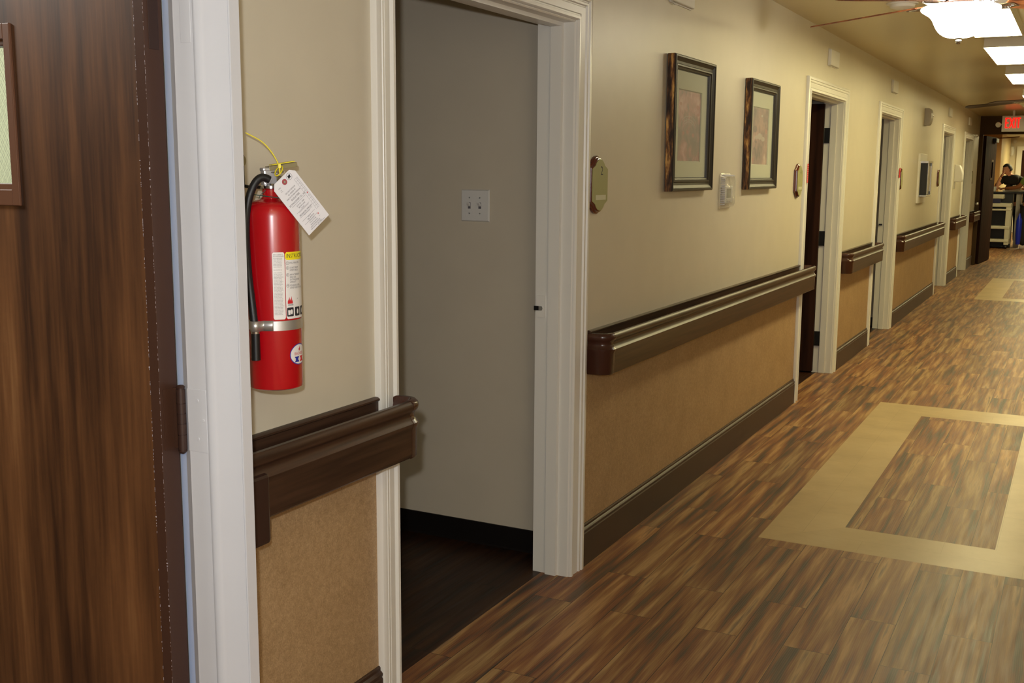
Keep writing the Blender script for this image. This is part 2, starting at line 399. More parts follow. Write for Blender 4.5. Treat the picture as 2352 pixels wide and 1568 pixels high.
# rooms behind the doorways: cross partitions and rear wall
wi = MB().use('roompaint')
tag(B('wall_rear', 'roompaint', -5.0, -4.86, -3.2, 33, 0, CEIL), kind='structure')
for y in (3.70, 8.38, 11.07, 15.78, 18.55): tag(B('wall_partition', 'roompaint', -4.86, -WT, y, y+.12, 0, CEIL), kind='structure')
tag(B('wall_partition', 'roomgreen', -4.86, -WT, 1.95, 2.07, 0, CEIL), kind='structure')
for y in (3.70, 8.38, 11.07, 15.78, 18.55):
    c = MB().prism([(0, 0), (-.008, 0), (-.003, .006), (-.003, .090), (0, .092)], lambda a, b, d, y=y: (d, y+a, b), -4.86, -WT)
    tag(c.build('baseboard_inner', 'cove'), kind='structure')

# ---- door casings and jamb liners
CP = [(0, 0), (0, .010), (.005, .0165), (.015, .0165), (.019, .0075), (.024, .0075), (.027, .011), (.052, .0135), (.055, .0105), (.059, .0105), (.062, .017), (.070, .018), (.073, .014), (.077, .014), (.080, .0205), (.092, .0205), (.098, .018), (.1, .014), (.1, 0)]
for i, ((a, b), (ca, cb)) in enumerate(zip(DO, CS)):
    t = thing('trim_%d' % (i+1), (0, (a+b)/2, 0), kind='structure')
    m = MB(); R = []
    for s_, th in CP:
        sa = s_*ca/.1; sb = s_*cb/.1; sh = s_*.9
        R.append([(th, a-sa, 0), (th, a-sa, H+sh), (th, b+sb, H+sh), (th, b+sb, 0)])
    n = len(R); vs = [p for r in R for p in r]; fs = []
    for k in range(n-1):
        for j in range(3): fs.append((k*4+j, k*4+j+1, (k+1)*4+j+1, (k+1)*4+j))
    fs += [tuple(k*4 for k in range(n)), tuple(k*4+3 for k in range(n))[::-1]]
    m.add(vs, fs).build('casing', 'white', t, smooth=35)
    m = MB(); R = []
    for x, ins in [(-.140, -.004), (-.140, .006), (-.088, .006), (-.085, .018), (-.043, .018), (-.040, .006), (.0, .006), (.004, .002), (.004, -.004)]:
        R.append([(x, a+ins-.002, 0), (x, a+ins-.002, H-ins), (x, b-ins+.002, H-ins), (x, b-ins+.002, 0)])
    vs = [p for r in R for p in r]; fs = [(k*4+j, k*4+j+1, (k+1)*4+j+1, (k+1)*4+j) for k in range(len(R)-1) for j in range(3)]
    m.add(vs, fs).build('jamb', 'white', t, smooth=35)
    if i == 0:
        p = MB().box(-.134, -.100, b-.0105, b-.0045, .965, 1.045); p.build('strike_plate', 'white', t)
        MB().box(-.142, -.122, b-.0125, b-.0100, .990, 1.006).build('latch_hole', 'black', t)
        MB().prism([(0, -.008), (.012, -.008), (.016, 0), (.012, .008), (0, .008)], lambda a_, b_, d, y=b: (-.122+a_, y-.0105-d, .998+b_), 0, .003).build('strike_lip', 'steel', t)
    if i == 2:
        MB().box(-.13, -.10, b-.03, b-.0105, 1.0, 1.012).build('latch', 'black', t)

# ---- baseboards
BP = [(0, 0), (.014, 0), (.014, .128), (.011, .132), (.0135, .138), (.0135, .143), (.009, .148), (.006, .150), (.006, .158), (.003, .162), (0, .162)]
segs = [(1.62, DO[0][0]-CS[0][0])]+[(DO[i][1]+CS[i][1], DO[i+1][0]-CS[i+1][0]) for i in range(4)]+[(DO[4][1]+CS[4][1], FRM)]
for k, (a, b) in enumerate(segs):
    tag(MB().prism(BP, lambda p, q, d: (p, d, q), a, b).build('baseboard_left', 'basev', smooth=30), kind='structure')
tag(MB().prism([(CW-p, q) for p, q in BP], lambda p, q, d: (p, d, q), -3.2, FRM).build('baseboard_right', 'basev'), kind='structure')

# ------------------------------------------------------------------ handrails
RP = [(.0, .748), (.028, .742), (.033, .747), (.034, .822), (.038, .828), (.039, .836), (.034, .842), (.028, .850), (.0275, .858), (.032, .865), (.0375, .871), (.040, .879), (.0375, .888), (.031, .894), (.020, .894), (.013, .886), (.010, .875), (.004, .86), (.0, .85)]
RX = .056
def handrail(y0, y1, label, cap0=True, cap1=True, pe=.14):
    t = thing('handrail', (0, (y0+y1)/2, .75), label, 'handrail', 'handrails along the left wall')
    MB().prism([(0, .755), (.010, .755), (.010, .893), (.015, .897), (.015, .901), (.008, .905), (0, .905)], lambda a, b, d: (a, d, b), y0+(.012 if cap0 else 0), y1-pe).build('wall_plate', 'rail', t, smooth=30)
    c = .060
    MB().rings([[(RX+p, y, q) for p, q in RP] for y in (y0+(c if cap0 else 0), y1-(c if cap1 else 0))]).build('rail', 'rail', t, smooth=40)
    for sgn, on, ye in ((1, cap0, y0), (-1, cap1, y1)):
        if not on: continue
        rings = []
        path = [((.002), .040, 180), (.012, .040, 180)]
        r0 = .012; cx = RX-r0; cy = .040+r0-.002
        pts = [((.002, .040), (0, -1)), ((.020, .040), (0, -1)), ((cx, .040), (0, -1))]
        for k in range(1, 9):
            an = math.radians(90*k/8); pts.append(((cx+r0*math.sin(an), .040+r0-r0*math.cos(an)), (math.sin(an), -math.cos(an))))
        pts.append(((RX, c+.0004), (1, 0)))
        for (px, py), (nx, ny) in pts:
            rings.append([(px+nx*p*1.02, ye+sgn*(py+ny*p*1.02), .817+(q-.817)*1.02) for p, q in RP])
        MB().rings(rings).build('end_cap', 'railcap', t, smooth=45)
    return t
t1 = handrail(1.62, 2.405, 'dark brown handrail in front, nearest the camera, below the fire extinguisher', cap0=False, pe=.097)
t = t1
MB().box(.004, .098, 1.700, 1.772, .690, .846).build('end_bracket', 'browndark', t, bevel=.008)
handrail(3.675, 7.20, 'long brown handrail below the two framed pictures')
handrail(8.42, 9.90, 'short brown handrail between the second and third doorways')
handrail(11.09, 14.56, 'brown handrail below the black wall cabinet')
handrail(15.80, 17.33, 'short brown handrail below the white dispenser')
handrail(18.56, FRM, 'small dark handrail piece just before the far brown door', cap1=False, pe=0)

# ------------------------------------------------------------------ near door in the proud wall
# white painted frame: profile in plan, extruded upward
t = thing('door_frame', (.13, JY, 0), kind='structure'); t.name = 'trim_6'
pf = [(.020, 1.600), (.038, 1.5745), (.085, 1.551), (.088, 1.5495), (.093, 1.550), (.135, 1.550), (.1385, 1.5475), (.145, 1.5460), (.153, 1.5460), (.159, 1.5478), (.164, 1.550), (.2185, 1.550), (.2185, 1.552), (.2200, 1.552), (.2200, 1.5492), (.2235, 1.5492), (.2235, 1.5745), (.205, 1.588), (.10, 1.600)]
MB().prism(pf, lambda a, b, d: (a, b, d), 0, 2.10).build('jamb', 'white2', t, smooth=28)
MB().prism([(a, 2*.985-b) for a, b in pf][::-1], lambda a, b, d: (a, b, d), 0, 2.10).build('jamb', 'white2', t, smooth=28)
B('head', 'white2', .06, .205, .38, 1.59, 2.062, 2.10, t)
# old hinge filler on jamb
def strip(pts, r=.0008): return MB().tube(pts, r, 5)
MB().box(.105, .130, 1.5494, 1.5505, 1.715, 1.795).build('hinge_filler', 'white2', t, bevel=.001)

th = math.radians(88); ed = Vector((math.cos(th), -math.sin(th), 0)); ex = Vector((-math.sin(th), -math.cos(th), 0)); UP = Vector((0, 0, 1))
PV = Vector((.049, 1.560, 0))
td = thing('door_1', PV, 'walnut wood-grain door standing open at the left edge, with small wired glass window', 'door', kind='structure')
TH = .046; P1 = PV+ed*TH
PS0, PS1, PZ0, PZ1 = .360, .62, 1.452, 1.727      # glass opening, measured along the leaf
def leafbox(mb, s0, s1, z0, z1, d0, d1):           # d along ed from pivot plane
    ps = [PV+ex*s+ed*d+UP*z for s in (s0, s1) for d in (d0, d1) for z in (z0, z1)]
    return mb.add(ps, [(0, 1, 3, 2), (4, 6, 7, 5), (0, 4, 5, 1), (2, 3, 7, 6), (0, 2, 6, 4), (1, 5, 7, 3)])
lf = MB().use('doorwood')
for s0, s1, z0, z1 in ((.001, PS0, .01, 2.05), (PS1, 1.06, .01, 2.05), (PS0, PS1, .01, PZ0), (PS0, PS1, PZ1, 2.05)): leafbox(lf, s0, s1, z0, z1, .001, TH-.001)
lf.build('leaf', 'doorwood', td)
e = MB(); leafbox(e, -.0012, .022, .008, 2.052, 0, TH+.0012); e.build('edge_guard', 'brown', td, bevel=.0008)
e = MB(); leafbox(e, -.0022, -.0008, 1.705, 1.800, .010, .036); e.build('hinge_filler', 'browndark', td, bevel=.001)
# chipped line beside the guard
e = MB()
rz = random.Random(3)
for k in range(520):
    z = .2+1.85*(1-rz.random()**1.5*.95); h = rz.uniform(.0006, .0045)
    s_ = rz.choice((.0223, -.0006)); wd_ = .00022
    if rz.random() < .03: wd_ = .0014; h *= .8
    leafbox(e, s_-wd_, s_+wd_, z, z+h, TH+.0006, TH+.0015)
e.build('paint_chips', 'chip', td)
vf = MB().use('brown2')
for s0, s1, z0, z1 in ((PS0-.018, PS0+.0005, PZ0-.040, PZ1+.040), (PS1-.004, PS1+.026, PZ0-.040, PZ1+.040), (PS0, PS1, PZ0-.040, PZ0-.008), (PS0, PS1, PZ1+.010, PZ1+.040)):
    leafbox(vf, s0, s1, z0, z1, TH-.002, TH+.005)
leafbox(vf, PS0, PS1, PZ0-.012, PZ0+.004, TH-.016, TH+.001); leafbox(vf, PS0, PS1, PZ1-.002, PZ1+.012, TH-.016, TH-.003)
vo = vf.build('window_frame', 'brown2', td, bevel=.0015)
g = MB(); leafbox(g, PS0, PS1, PZ0, PZ1, .034, .040); g.build('glass', 'wire', td)
hz0 = .946
hg = thing('hinge', PV+Vector((0, 0, hz0)), None); hg.parent = td; hg.location = (0, 0, hz0)
hb = Vector((.074, 1.545, 0))
mb = MB().use('browndark')
zs = [hz0, hz0+.030, hz0+.052, hz0+.072, hz0+.092, hz0+.120]
for a_, b_ in zip(zs, zs[1:]): mb.cyl(hb+UP*(a_+.0006), hb+UP*(b_-.0006), .0088, 20)
mb.cyl(hb+UP*(hz0-.004), hb+UP*(hz0+.124), .0074, 16)
mb.lathe([(.0078, 0), (.0086, .002), (.006, .005), (0, .006)], hb+UP*(hz0+.1225), 16)
mb.lathe([(.0086, 0), (.0086, -.002), (.004, -.007), (0, -.009)], hb+UP*(hz0-.001), 16)
o_ = mb.build('knuckle', 'brown', None, smooth=40)
o_.parent = td
for v in o_.data.vertices: v.co -= PV
lv = MB(); leafbox(lv, -.003, -.0009, hz0, hz0+.120, -.004, .040); lv.obox(Vector((.061, 1.5485, hz0+.06)), Vector((1, 0, 0)), Vector((0, 1, 0)), UP, .022, .003, .120); lv.build('hinge_leaf', 'brown', td)
bpy.data.objects.remove(hg)
l2 = MB().box(.086, .134, 1.5495, 1.5506, hz0-.002, hz0+.122)
for x, z in ((.125, .062), (.111, .024), (.112, .100)): l2.cyl((x, 1.5499, hz0+z), (x, 1.5484, hz0+z), .0034, 14)
l2.build('hinge_leaf', 'white2', t, bevel=.0008)

# ------------------------------------------------------------------ other doors
def plank_door(name, piv, ang, wd, hgt, mat, label, vis=None):
    """leaf hinged at piv, opened ang degrees from closed (-y) into the room"""
    a = math.radians(ang); e1 = Vector((math.cos(a), -math.sin(a), 0)); e2 = Vector((-math.sin(a), -math.cos(a), 0)); piv = Vector(piv)
    t = thing(name, piv, label, 'door', kind='structure')
    def bx(m, s0, s1, z0, z1, d0, d1):
        m.add([piv+e2*s+e1*d+UP*z for s in (s0, s1) for d in (d0, d1) for z in (z0, z1)], [(0, 1, 3, 2), (4, 6, 7, 5), (0, 4, 5, 1), (2, 3, 7, 6), (0, 2, 6, 4), (1, 5, 7, 3)])
    m = MB(); bx(m, 0, wd, .012, hgt, 0, .044); m.build('leaf', mat, t, bevel=.001)
    return t, bx, piv, e1, e2
t, bx, piv, e1, e2 = plank_door('door_2', (-.128, 8.262, 0), 88, 1.05, 1.985, 'darkdoor', 'dark brown door open inward in the second doorway, black hinges')
for z0 in (.205, .955, 1.705):
    m = MB().box(-.130, -.088, 8.2655, 8.2685, z0, z0+.108).cyl((-.130, 8.262, z0), (-.130, 8.262, z0+.108), .009, 14)
    m.box(-.132, -.086, 8.2575, 8.2600, z0, z0+.108)
    m.build('hinge', 'hinge', t, smooth=40)
# a door just ajar inside the fourth doorway, hinged at its near side
t = thing('door_4', (-.132, 14.50, 0), 'dark door folded back inside the fourth doorway, black hinges showing', 'door', kind='structure')
B('leaf', 'darkdoor', -1.15, -.135, 14.455, 14.50, .012, 1.985, t)
for z0 in (.205, .955, 1.705): B('hinge', 'hinge', -.132, -.088, 14.4995, 14.5035, z0, z0+.11, t)

# ------------------------------------------------------------------ fire extinguisher
EC = Vector((.086, 1.8145, 0)); ER = .0568
te = thing('fire_extinguisher', (EC.x, EC.y, 1.026), 'red fire extinguisher with black hose hanging on the wall beside the white door frame', 'fire extinguisher')
prof = [(0, 1.030), (.030, 1.028), (.050, 1.026), (.0555, 1.029), (ER, 1.036), (ER, 1.390), (.0558, 1.400), (.053, 1.409), (.047, 1.4165), (.036, 1.422), (.024, 1.4255), (.0185, 1.430), (.0180, 1.452)]
MB().lathe(prof, EC, 72).build('cylinder', 'red', te, smooth=50)
def cyp(az, z, dr=.0): return Vector((EC.x+math.cos(az)*(ER+dr), EC.y+math.sin(az)*(ER+dr), z))
def wrap(mb, a0, a1, z0, z1, dr, n=24, rc=.004):
    a0, a1 = math.radians(a0), math.radians(a1)
    # rounded corner wrapped panel
    cols = []
    for i in range(n+1):
        f = i/n; a = a0+(a1-a0)*f; s_ = min(f, 1-f)*(a1-a0)*ER; ins = 0 if s_ >= rc else rc-math.sqrt(max(0, rc*rc-(rc-s_)**2))
        cols.append((cyp(a, z0+ins, dr), cyp(a, z1-ins, dr)))
    vs = [p for c in cols for p in c]; return mb.add(vs, [(2*i, 2*i+2, 2*i+3, 2*i+1) for i in range(n)])
LT, LB = 1.318, 1.178
lab = MB(); lab.use('label'); wrap(lab, -52, -26.5, LB, LT, .0005); wrap(lab, -25, 48, LB, LT, .0005)
lab.use('yellow'); wrap(lab, -25, 48, LT-.0165, LT, .0008)
lo = lab.build('instruction_label', None, te)
lo['_o'] = te['_o']
tx = MB()
def ct(mb, body, size, azc, z, align='LEFT', dr=.0010, sx=1.0):
    a0 = math.radians(azc); mb.text(body, size, lambda x, y: cyp(a0+x/ER, z+y, dr), align, sx)
tx.use('ink'); ct(tx, 'INSTRUCTIONS', .0120, -22.5, LT-.0085, sx=.78)
rows = [(LT-.023, '1', ['PULL RING PIN.']), (LT-.033, '2', ['START FROM', '8 FEET BACK.']), (LT-.0475, '3', ['AIM AT BASE OF', 'FIRE. USE', 'EXTINGUISHER', 'UPRIGHT.']), (LT-.070, '4', ['SQUEEZE LEVER.', 'SWEEP SIDE TO SIDE.'])]
tx.use('inkgrey')
for z, nmb, ls in rows:
    for k, s_ in enumerate(ls): ct(tx, s_, .0052, -15, z-k*.0052, sx=.82)
tx.use('ink')
for z, nmb, ls in rows:
    ct(tx, nmb, .0055, -20.2, z, 'CENTER')
    rr = [(.0026, 0), (.0031, 0)]
    c0 = -20.2
    ring = [[cyp(math.radians(c0)+math.cos(q*PI/10)*r/ER, z+math.sin(q*PI/10)*r, .001) for q in range(20)] for r in (.0029, .0034)]
    tx.rings(ring, True, False)
# fine print column
tx.use('inkgrey'); ct(tx, 'DRY CHEMICAL', .0034, -50, LT-.0050, sx=.85); ct(tx, 'EXTINGUISHANT', .0034, -50, LT-.0085, sx=.85)
rz = random.Random(11); z = LT-.0125; words = 'MAINTENANCE INSPECT MONTHLY OR MORE OFTEN RECHARGE AFTER USE PRESSURE GAUGE KEEP FROM FREEZING HOSE CLEAR SEAL WEIGH CHECK STORE VALVE'.split()
while z > LB+.008:
    ct(tx, ' '.join(rz.choice(words) for _ in range(3))[:15], .0024, -50, z, sx=.85); z -= .0030 if rz.random() > .06 else .006
# flames and pictograms
tx.use('inkred')
fa = -20
for dx, h, wd in ((-.004, .010, .0016), (-.0015, .015, .0018), (.001, .011, .0016), (.0035, .016, .0018), (.006, .009, .0015)):
    b0 = math.radians(fa+4); base = LT-.108
    tx.add([cyp(b0+(dx-wd)/ER, base, .001), cyp(b0+(dx+wd)/ER, base, .001), cyp(b0+(dx+wd*.6)/ER, base+h*.55, .001), cyp(b0+(dx+.0004)/ER, base+h, .001), cyp(b0+(dx-wd*.9)/ER, base+h*.5, .001)], [(0, 1, 2, 3, 4)])
tx.use('ink')
for dx in (-.003, .0005, .004, .0065):
    b0 = math.radians(fa+4); ring = [[cyp(b0+(dx+math.cos(q*PI/5)*r)/ER, LT-.1105+math.sin(q*PI/5)*r, .0011) for q in range(10)] for r in (.0011, .0017)]
    tx.rings(ring, True, False)
b0 = math.radians(-14)
tx.add([cyp(b0+x/ER, LT-.106+x*.35+w_, .001) for x, w_ in ((0, 0), (.022, 0), (.022, .0006), (0, .0006))], [(0, 1, 2, 3)])
for k, a0 in enumerate((-23.5, -3.0, 17.5)):
    wrap(tx.use('ink'), a0, a0+16.5, LB+.005, LB+.024, .0009, 8, .001)
tx.use('label')
for k, a0 in enumerate((-23.5, -3.0, 17.5)):
    b0 = math.radians(a0+8.2)
    if k == 0: tx.add([cyp(b0+x/ER, LB+.0145+y, .0012) for x, y in ((-.0055, -.006), (-.0005, -.006), (.0002, .004), (-.006, .004))], [(0, 1, 2, 3)])
    tx.add([cyp(b0+(.003 if k == 0 else 0)/ER+math.cos(q*PI/6)*.0026/ER, LB+.0145+math.sin(q*PI/6)*.0055, .0012) for q in range(12)], [tuple(range(12))])
tx.build('printed_text', None, lo)
# oval brand label
bl = MB(); AZB = math.radians(8.5); ZB = 1.1005
def oval(mb, rx, rz_, dr):
    vs = []
    for q in range(33):
        c_ = -math.cos(PI*q/32); h_ = math.sqrt(max(0, 1-c_*c_))*rz_; vs += [cyp(AZB+c_*rx/ER, ZB-h_, dr), cyp(AZB+c_*rx/ER, ZB+h_, dr)]
    mb.add(vs, [(2*q, 2*q+2, 2*q+3, 2*q+1) for q in range(32)])
oval(bl.use('inkblue'), .0275, .0225, .0004); oval(bl.use('label'), .0258, .0208, .0006)
bo = bl.build('brand_label', None, te)
bt = MB(); bt.use('inkred'); bt.text('BADGER', .0085, lambda x, y: cyp(AZB+x/ER, ZB+.0015+y, .0010), 'CENTER', 1.0)
bt.add([cyp(AZB+x/ER, ZB+y, .0010) for x, y in ((-.002, .0075), (.001, .007), (.0028, .0105), (.0005, .0175), (-.0005, .013), (-.0028, .0115))], [(0, 1, 2, 3, 4, 5)])
bt.use('inkblue')
for sg in (-1, 1):
    if sg == 1: bt.use('inkred')
    bt.add([cyp(AZB+sg*x/ER, ZB+y, .0010) for x, y in ((.016, -.0045), (.002, -.0045), (.002, -.0075), (.0045, -.0075), (.0045, -.013), (.002, -.013), (.002, -.0165), (.016, -.0165), (.013, -.013), (.0125, -.0085))], [tuple(range(10))])
bt.build('emblem', None, bo)
# strap
st = MB(); st.lathe([(ER+.0002, 1.154), (ER+.0014, 1.1545), (ER+.0014, 1.1745), (ER+.0002, 1.175)], EC, 72)
so = st.build('strap', 'steel', te, smooth=40)
# hose, its clip and nozzle  (az -95 .. -105: on the near side)
HA = math.radians(-97)
def hp(az, dr, z): return cyp(math.radians(az), z, dr)
hose = [(.094, 1.800, 1.466), (.087, 1.788, 1.471), (.080, 1.776, 1.463), (.074, 1.765, 1.441), (.070, 1.757, 1.41), (.069, 1.752, 1.37), (.071, 1.7495, 1.32), (.076, 1.7485, 1.26), (.083, 1.7475, 1.21), (.0905, 1.7470, 1.150)]
def smoothpts(ps, n=6):
    ps = [Vector(p) for p in ps]; out = []
    for i in range(len(ps)-1):
        p0 = ps[max(i-1, 0)]; p1 = ps[i]; p2 = ps[i+1]; p3 = ps[min(i+2, len(ps)-1)]
        for k in range(n):
            u = k/n; out.append(.5*((2*p1)+(p2-p0)*u+(2*p0-5*p1+4*p2-p3)*u*u+(3*p1-p0-3*p2+p3)*u**3))
    return out+[ps[-1]]
MB().tube(smoothpts(hose), .0082, 16).build('hose', 'rubber', te, smooth=50)
MB().cyl((.0905, 1.747, 1.152), (.0905, 1.7465, 1.094), .0088, 24, .0096).build('nozzle', 'black', te, smooth=40)
MB().lathe([(.0085, 1.150), (.0094, 1.150), (.0094, 1.1545), (.0085, 1.1545)], (.0905, 1.747, 0), 20).build('nozzle_ferrule', 'chrome', te, smooth=40)
cl = MB()
ring = []
for q in range(0, 25):
    a = PI*(-.10)+q*(PI*1.45)/24; ring.append((.0905+math.cos(a+PI*.55+.3)*.0105, 1.747+math.sin(a+PI*.55+.3)*.0105))
pts = ring[::1]+[(EC.x+math.cos(math.radians(d))*(ER+.0020), EC.y+math.sin(math.radians(d))*(ER+.0020)) for d in range(-74, -52, 3)]
cl.add([(x, y, z) for x, y in pts for z in (1.1545, 1.1760)], [(2*i, 2*i+2, 2*i+3, 2*i+1) for i in range(len(pts)-1)])
co = cl.build('hose_clip', 'steel', te, smooth=50)
sm = co.modifiers.new('s', 'SOLIDIFY'); sm.thickness = .001
# valve head, levers, gauge, pin
MB().lathe([(.0205, 1.446), (.0225, 1.448), (.0225, 1.453), (.0185, 1.455), (.0165, 1.458)], EC, 32, caps=True).build('valve_ring', 'chrome', te, smooth=40)
ld = Vector((.45, .89, 0)).normalized(); lp = Vector((-ld.y, ld.x, 0))
vm = MB().obox(EC+Vector((0, 0, 1.470))-ld*.004, ld, lp, UP, .030, .020, .032); vm.obox(EC+Vector((0, 0, 1.487))-ld*.008, ld, lp, UP, .026, .021, .008)
vm.cyl(EC+Vector((0, 0, 1.468))-ld*.010, (.094, 1.797, 1.467), .0095, 18)
vm.build('valve_body', 'valve', te, bevel=.003)
lev = MB()
def lever(mb, p, q, wd, th_): 
    p = Vector(p); q = Vector(q); d = (q-p).normalized(); sd = d.cross(UP).normalized(); up = sd.cross(d)
    mb.obox((p+q)/2, d, sd, up, (q-p).length, wd, th_)
    mb.obox((p+q)/2+sd*(wd/2)-up*.004, d, sd, up, (q-p).length, .0015, .009); mb.obox((p+q)/2-sd*(wd/2)-up*.004, d, sd, up, (q-p).length, .0015, .009)
b_ = EC+Vector((0, 0, 1.492))
lever(lev, b_-ld*.008, b_+ld*.055+Vector((0, 0, .010)), .020, .002)
lever(lev, EC+Vector((0, 0, 1.472))+ld*.006, EC+Vector((0, 0, 1.470))+ld*.060, .018, .002)
lev.build('levers', 'brass', te, bevel=.0006)
yl = MB().obox(b_+ld*.026+Vector((0, 0, .0085)), (ld+Vector((0, 0, .16))).normalized(), lp, UP, .052, .018, .0015)
yl.build('lever_sticker', 'yellow', te)
MB().lathe([(0, 0), (.012, 0), (.0125, .004), (.0115, .006), (0, .006)], EC+Vector((.016, .008, 1.462)), 24, Vector((.95, .3, 0))).build('gauge', 'chrome', te, smooth=40)
pr = EC+Vector((.022, .004, 1.481)); 
MB().tube([pr+Vector((math.cos(a)*.004, math.sin(a)*.013, math.sin(a)*.002)) for a in [i*PI/10 for i in range(21)]], .0011, 8).cyl(pr+Vector((-.03, -.016, 0)), pr+Vector((.002, -.004, 0)), .0016, 8).build('pull_pin', 'chrome', te, smooth=60)
MB().tube(smoothpts([(.121, 1.802, 1.478), (.118, 1.803, 1.493), (.113, 1.800, 1.508), (.104, 1.792, 1.527), (.090, 1.781, 1.545), (.067, 1.762, 1.561)]), [.0016]*5+[.0013]*26, 8).build('seal_tie', 'tie', te, smooth=60)
MB().tube([Vector((.117, 1.803, 1.484))+Vector((math.cos(a)*.008, math.sin(a)*.008, math.sin(a)*.010)) for a in [i*PI/8 for i in range(17)]], .0012, 8).obox((.1185, 1.803, 1.494), Vector((.7, .7, 0)).normalized(), lp, UP, .005, .004, .008).build('seal_loop', 'tie', te, smooth=60)
MB().tube([(.060, 1.772, 1.437), (.085, 1.779, 1.434), (.125, 1.803, 1.428), (.135, 1.815, 1.427)], .0010, 6).tube([(.098, 1.783, 1.445), (.088, 1.777, 1.434), (.085, 1.776, 1.427)], .0007, 6).build('wire_tie', 'green', te, smooth=60)

# wall bracket behind it
tb = thing('wall_bracket', (.0, 1.775, 1.44), 'black and chrome hook bracket on the wall behind the extinguisher hose', 'bracket')
B('back_plate', 'hinge', .0, .005, 1.795, 1.828, 1.452, 1.518, tb, bevel=.002)
MB().cyl((.005, 1.815, 1.505), (.011, 1.815, 1.505), .0115, 20).build('screw_washer', 'brass', tb, smooth=40)
MB().tube([(.004, 1.812, 1.458), (.016, 1.812, 1.452), (.03, 1.814, 1.450), (.05, 1.816, 1.450), (.066, 1.8145, 1.450)], .0035, 10).build('hook', 'hinge', tb, smooth=60)

# ------------------------------------------------------------------ inspection tag
def pxray(u, v): return (Fv*FPX+Rv*(u-1176)-Uv*(v-784))
def at(u, v, k): d = pxray(u, v); return CAM+d*(k/FPX)
# the tag's plane: tilted a little off the wall, between the wall and the viewer
TN = Vector((.93, -.36, .05)).normalized()
TO = Vector((.148, 1.822, 1.466))
def onplane(u, v, off=0):
    d = pxray(u, v); k = (TO+TN*off-CAM).dot(TN)/d.dot(TN); return CAM+d*k
A_, B_, C_, D_ = onplane(667, 386.8), onplane(756.3, 492), onplane(703, 538.8), onplane(625.7, 430)
# rebuild as a true rectangle in the plane
lx = (B_-onplane(677.8, 389.5)).normalized(); ly = lx.cross(TN).normalized()
if ly.dot(D_-A_) < 0: ly = -ly
cen = (B_+C_+onplane(626, 429)+onplane(674, 387))/4
TL = .130; TWd = .066
def tp(a, b, off=0): return cen+lx*a+ly*b+TN*off   # a along length, b across
tt = thing('inspection_tag', tuple(tp(-TL/2, 0)), 'white printed inspection tag hanging from the extinguisher lever', 'tag')
c = .010
poly = [(-TL/2+c, -TWd/2), (TL/2, -TWd/2), (TL/2, TWd/2), (-TL/2+c, TWd/2), (-TL/2, TWd/2-c), (-TL/2, -TWd/2+c)]
MB().prism(poly, lambda a, b, d: tp(a, b, d), -.0003, .0003).build('card', 'paper', tt)
MB().add([tp(-TL/2+.0115+math.cos(q*PI/12)*r, math.sin(q*PI/12)*r+.002, .0006) for r in (.0025, .0062) for q in range(24)], [(q, (q+1) % 24, 24+(q+1) % 24, 24+q) for q in range(24)]).build('eyelet_patch', 'washer', tt)
MB().lathe([(.0012, 0), (.0026, 0), (.0026, .0008), (.0012, .0008)], tp(-TL/2+.0115, .002, .0006), 16, TN).build('eyelet', 'brass', tt)
# text lines read along the short side; line origin at b, direction -ly ... baseline direction across the tag
tm = MB().use('ink')
rd = -ly if (-ly).dot(Rv) > 0 else ly          # reading direction to the right
dn = lx                                        # lines go down along the length
def tl(body, size, a, b=0, align='CENTER', sx=.9):
    tm.text(body, size*.80, lambda x, y: cen+dn*(a-y)+rd*(x+b)+TN*.0007, align, sx)
def T(f): return -TL/2+TL*f
for body, sz, f in (('DO NOT REMOVE', .0050, .245), ('BY ORDER OF', .0050, .29), ('THE STATE FIRE MARSHAL', .0050, .335), ('EAGLE FIRE', .0070, .385), ('EXTINGUISHER CO., INC', .0062, .44), ('(214) 331 - 8384', .0048, .515), ('800-994-3378', .0048, .555), ('BRANDON WRIGHT', .0058, .665), ('FEL-A-9714', .0058, .80)):
    tl(body, sz, T(f), -.003)
tm.use('inkgrey')
for body, sz, f in (('2618 MARVIN WEST BLVD, DALLAS TX 75208', .0028, .475), ('ECR-895', .0034, .588), ('Certificate of Registration Number', .0030, .615), ('Name of Licensee', .0034, .70), ('Signature', .0034, .765), ('License Number', .0034, .835), ('TYPE OF WORK', .0040, .865), ('MAINTENANCE', .0044, .90), ('NEW EXTINGUISHER', .0044, .93), ('SERVICE (DAY OF TASK)', .0044, .96)):
    tl(body, sz, T(f), -.004)
tl('DATE OF LAST SERVICE', .0030, T(.978), .010)
for f in (.60, .69, .755, .825):
    tm.add([cen+dn*(T(f)+q)+rd*p+TN*.0007 for p, q in ((-.025, 0), (.014, 0), (.014, .0004), (-.025, .0004))], [(0, 1, 2, 3)])
# month grid on the right
def tq(b0, b1, a0, a1): tm.add([cen+dn*a+rd*b+TN*.0007 for b, a in ((b0, a0), (b1, a0), (b1, a1), (b0, a1))], [(0, 1, 2, 3)])
for k in range(13): tq(.0185, .0275, T(.17+k*.05), T(.17+k*.05)+.0003)
for b in (.0185, .0235, .0275): tq(b, b+.0003, T(.17), T(.77))
for k in range(12): tl(str(12-k), .0028, T(.195+k*.05), .0255)
for k in range(2): tq(.013, .0165, T(.86+k*.03), T(.86+k*.03)+.0003); 
tl('MFG.', .0044, T(.11), -.020); tl('Type', .0030, T(.15), -.020); tl('Serial', .0030, T(.175), -.020)
tm.use('ink')
tm.add([cen+dn*(T(.075)+math.sin(q*PI/12)*r)+rd*(.0135+math.cos(q*PI/12)*r)+TN*.0007 for r in (.0066, .0071) for q in range(24)], [(q, (q+1) % 24, 24+(q+1) % 24, 24+q) for q in range(24)])
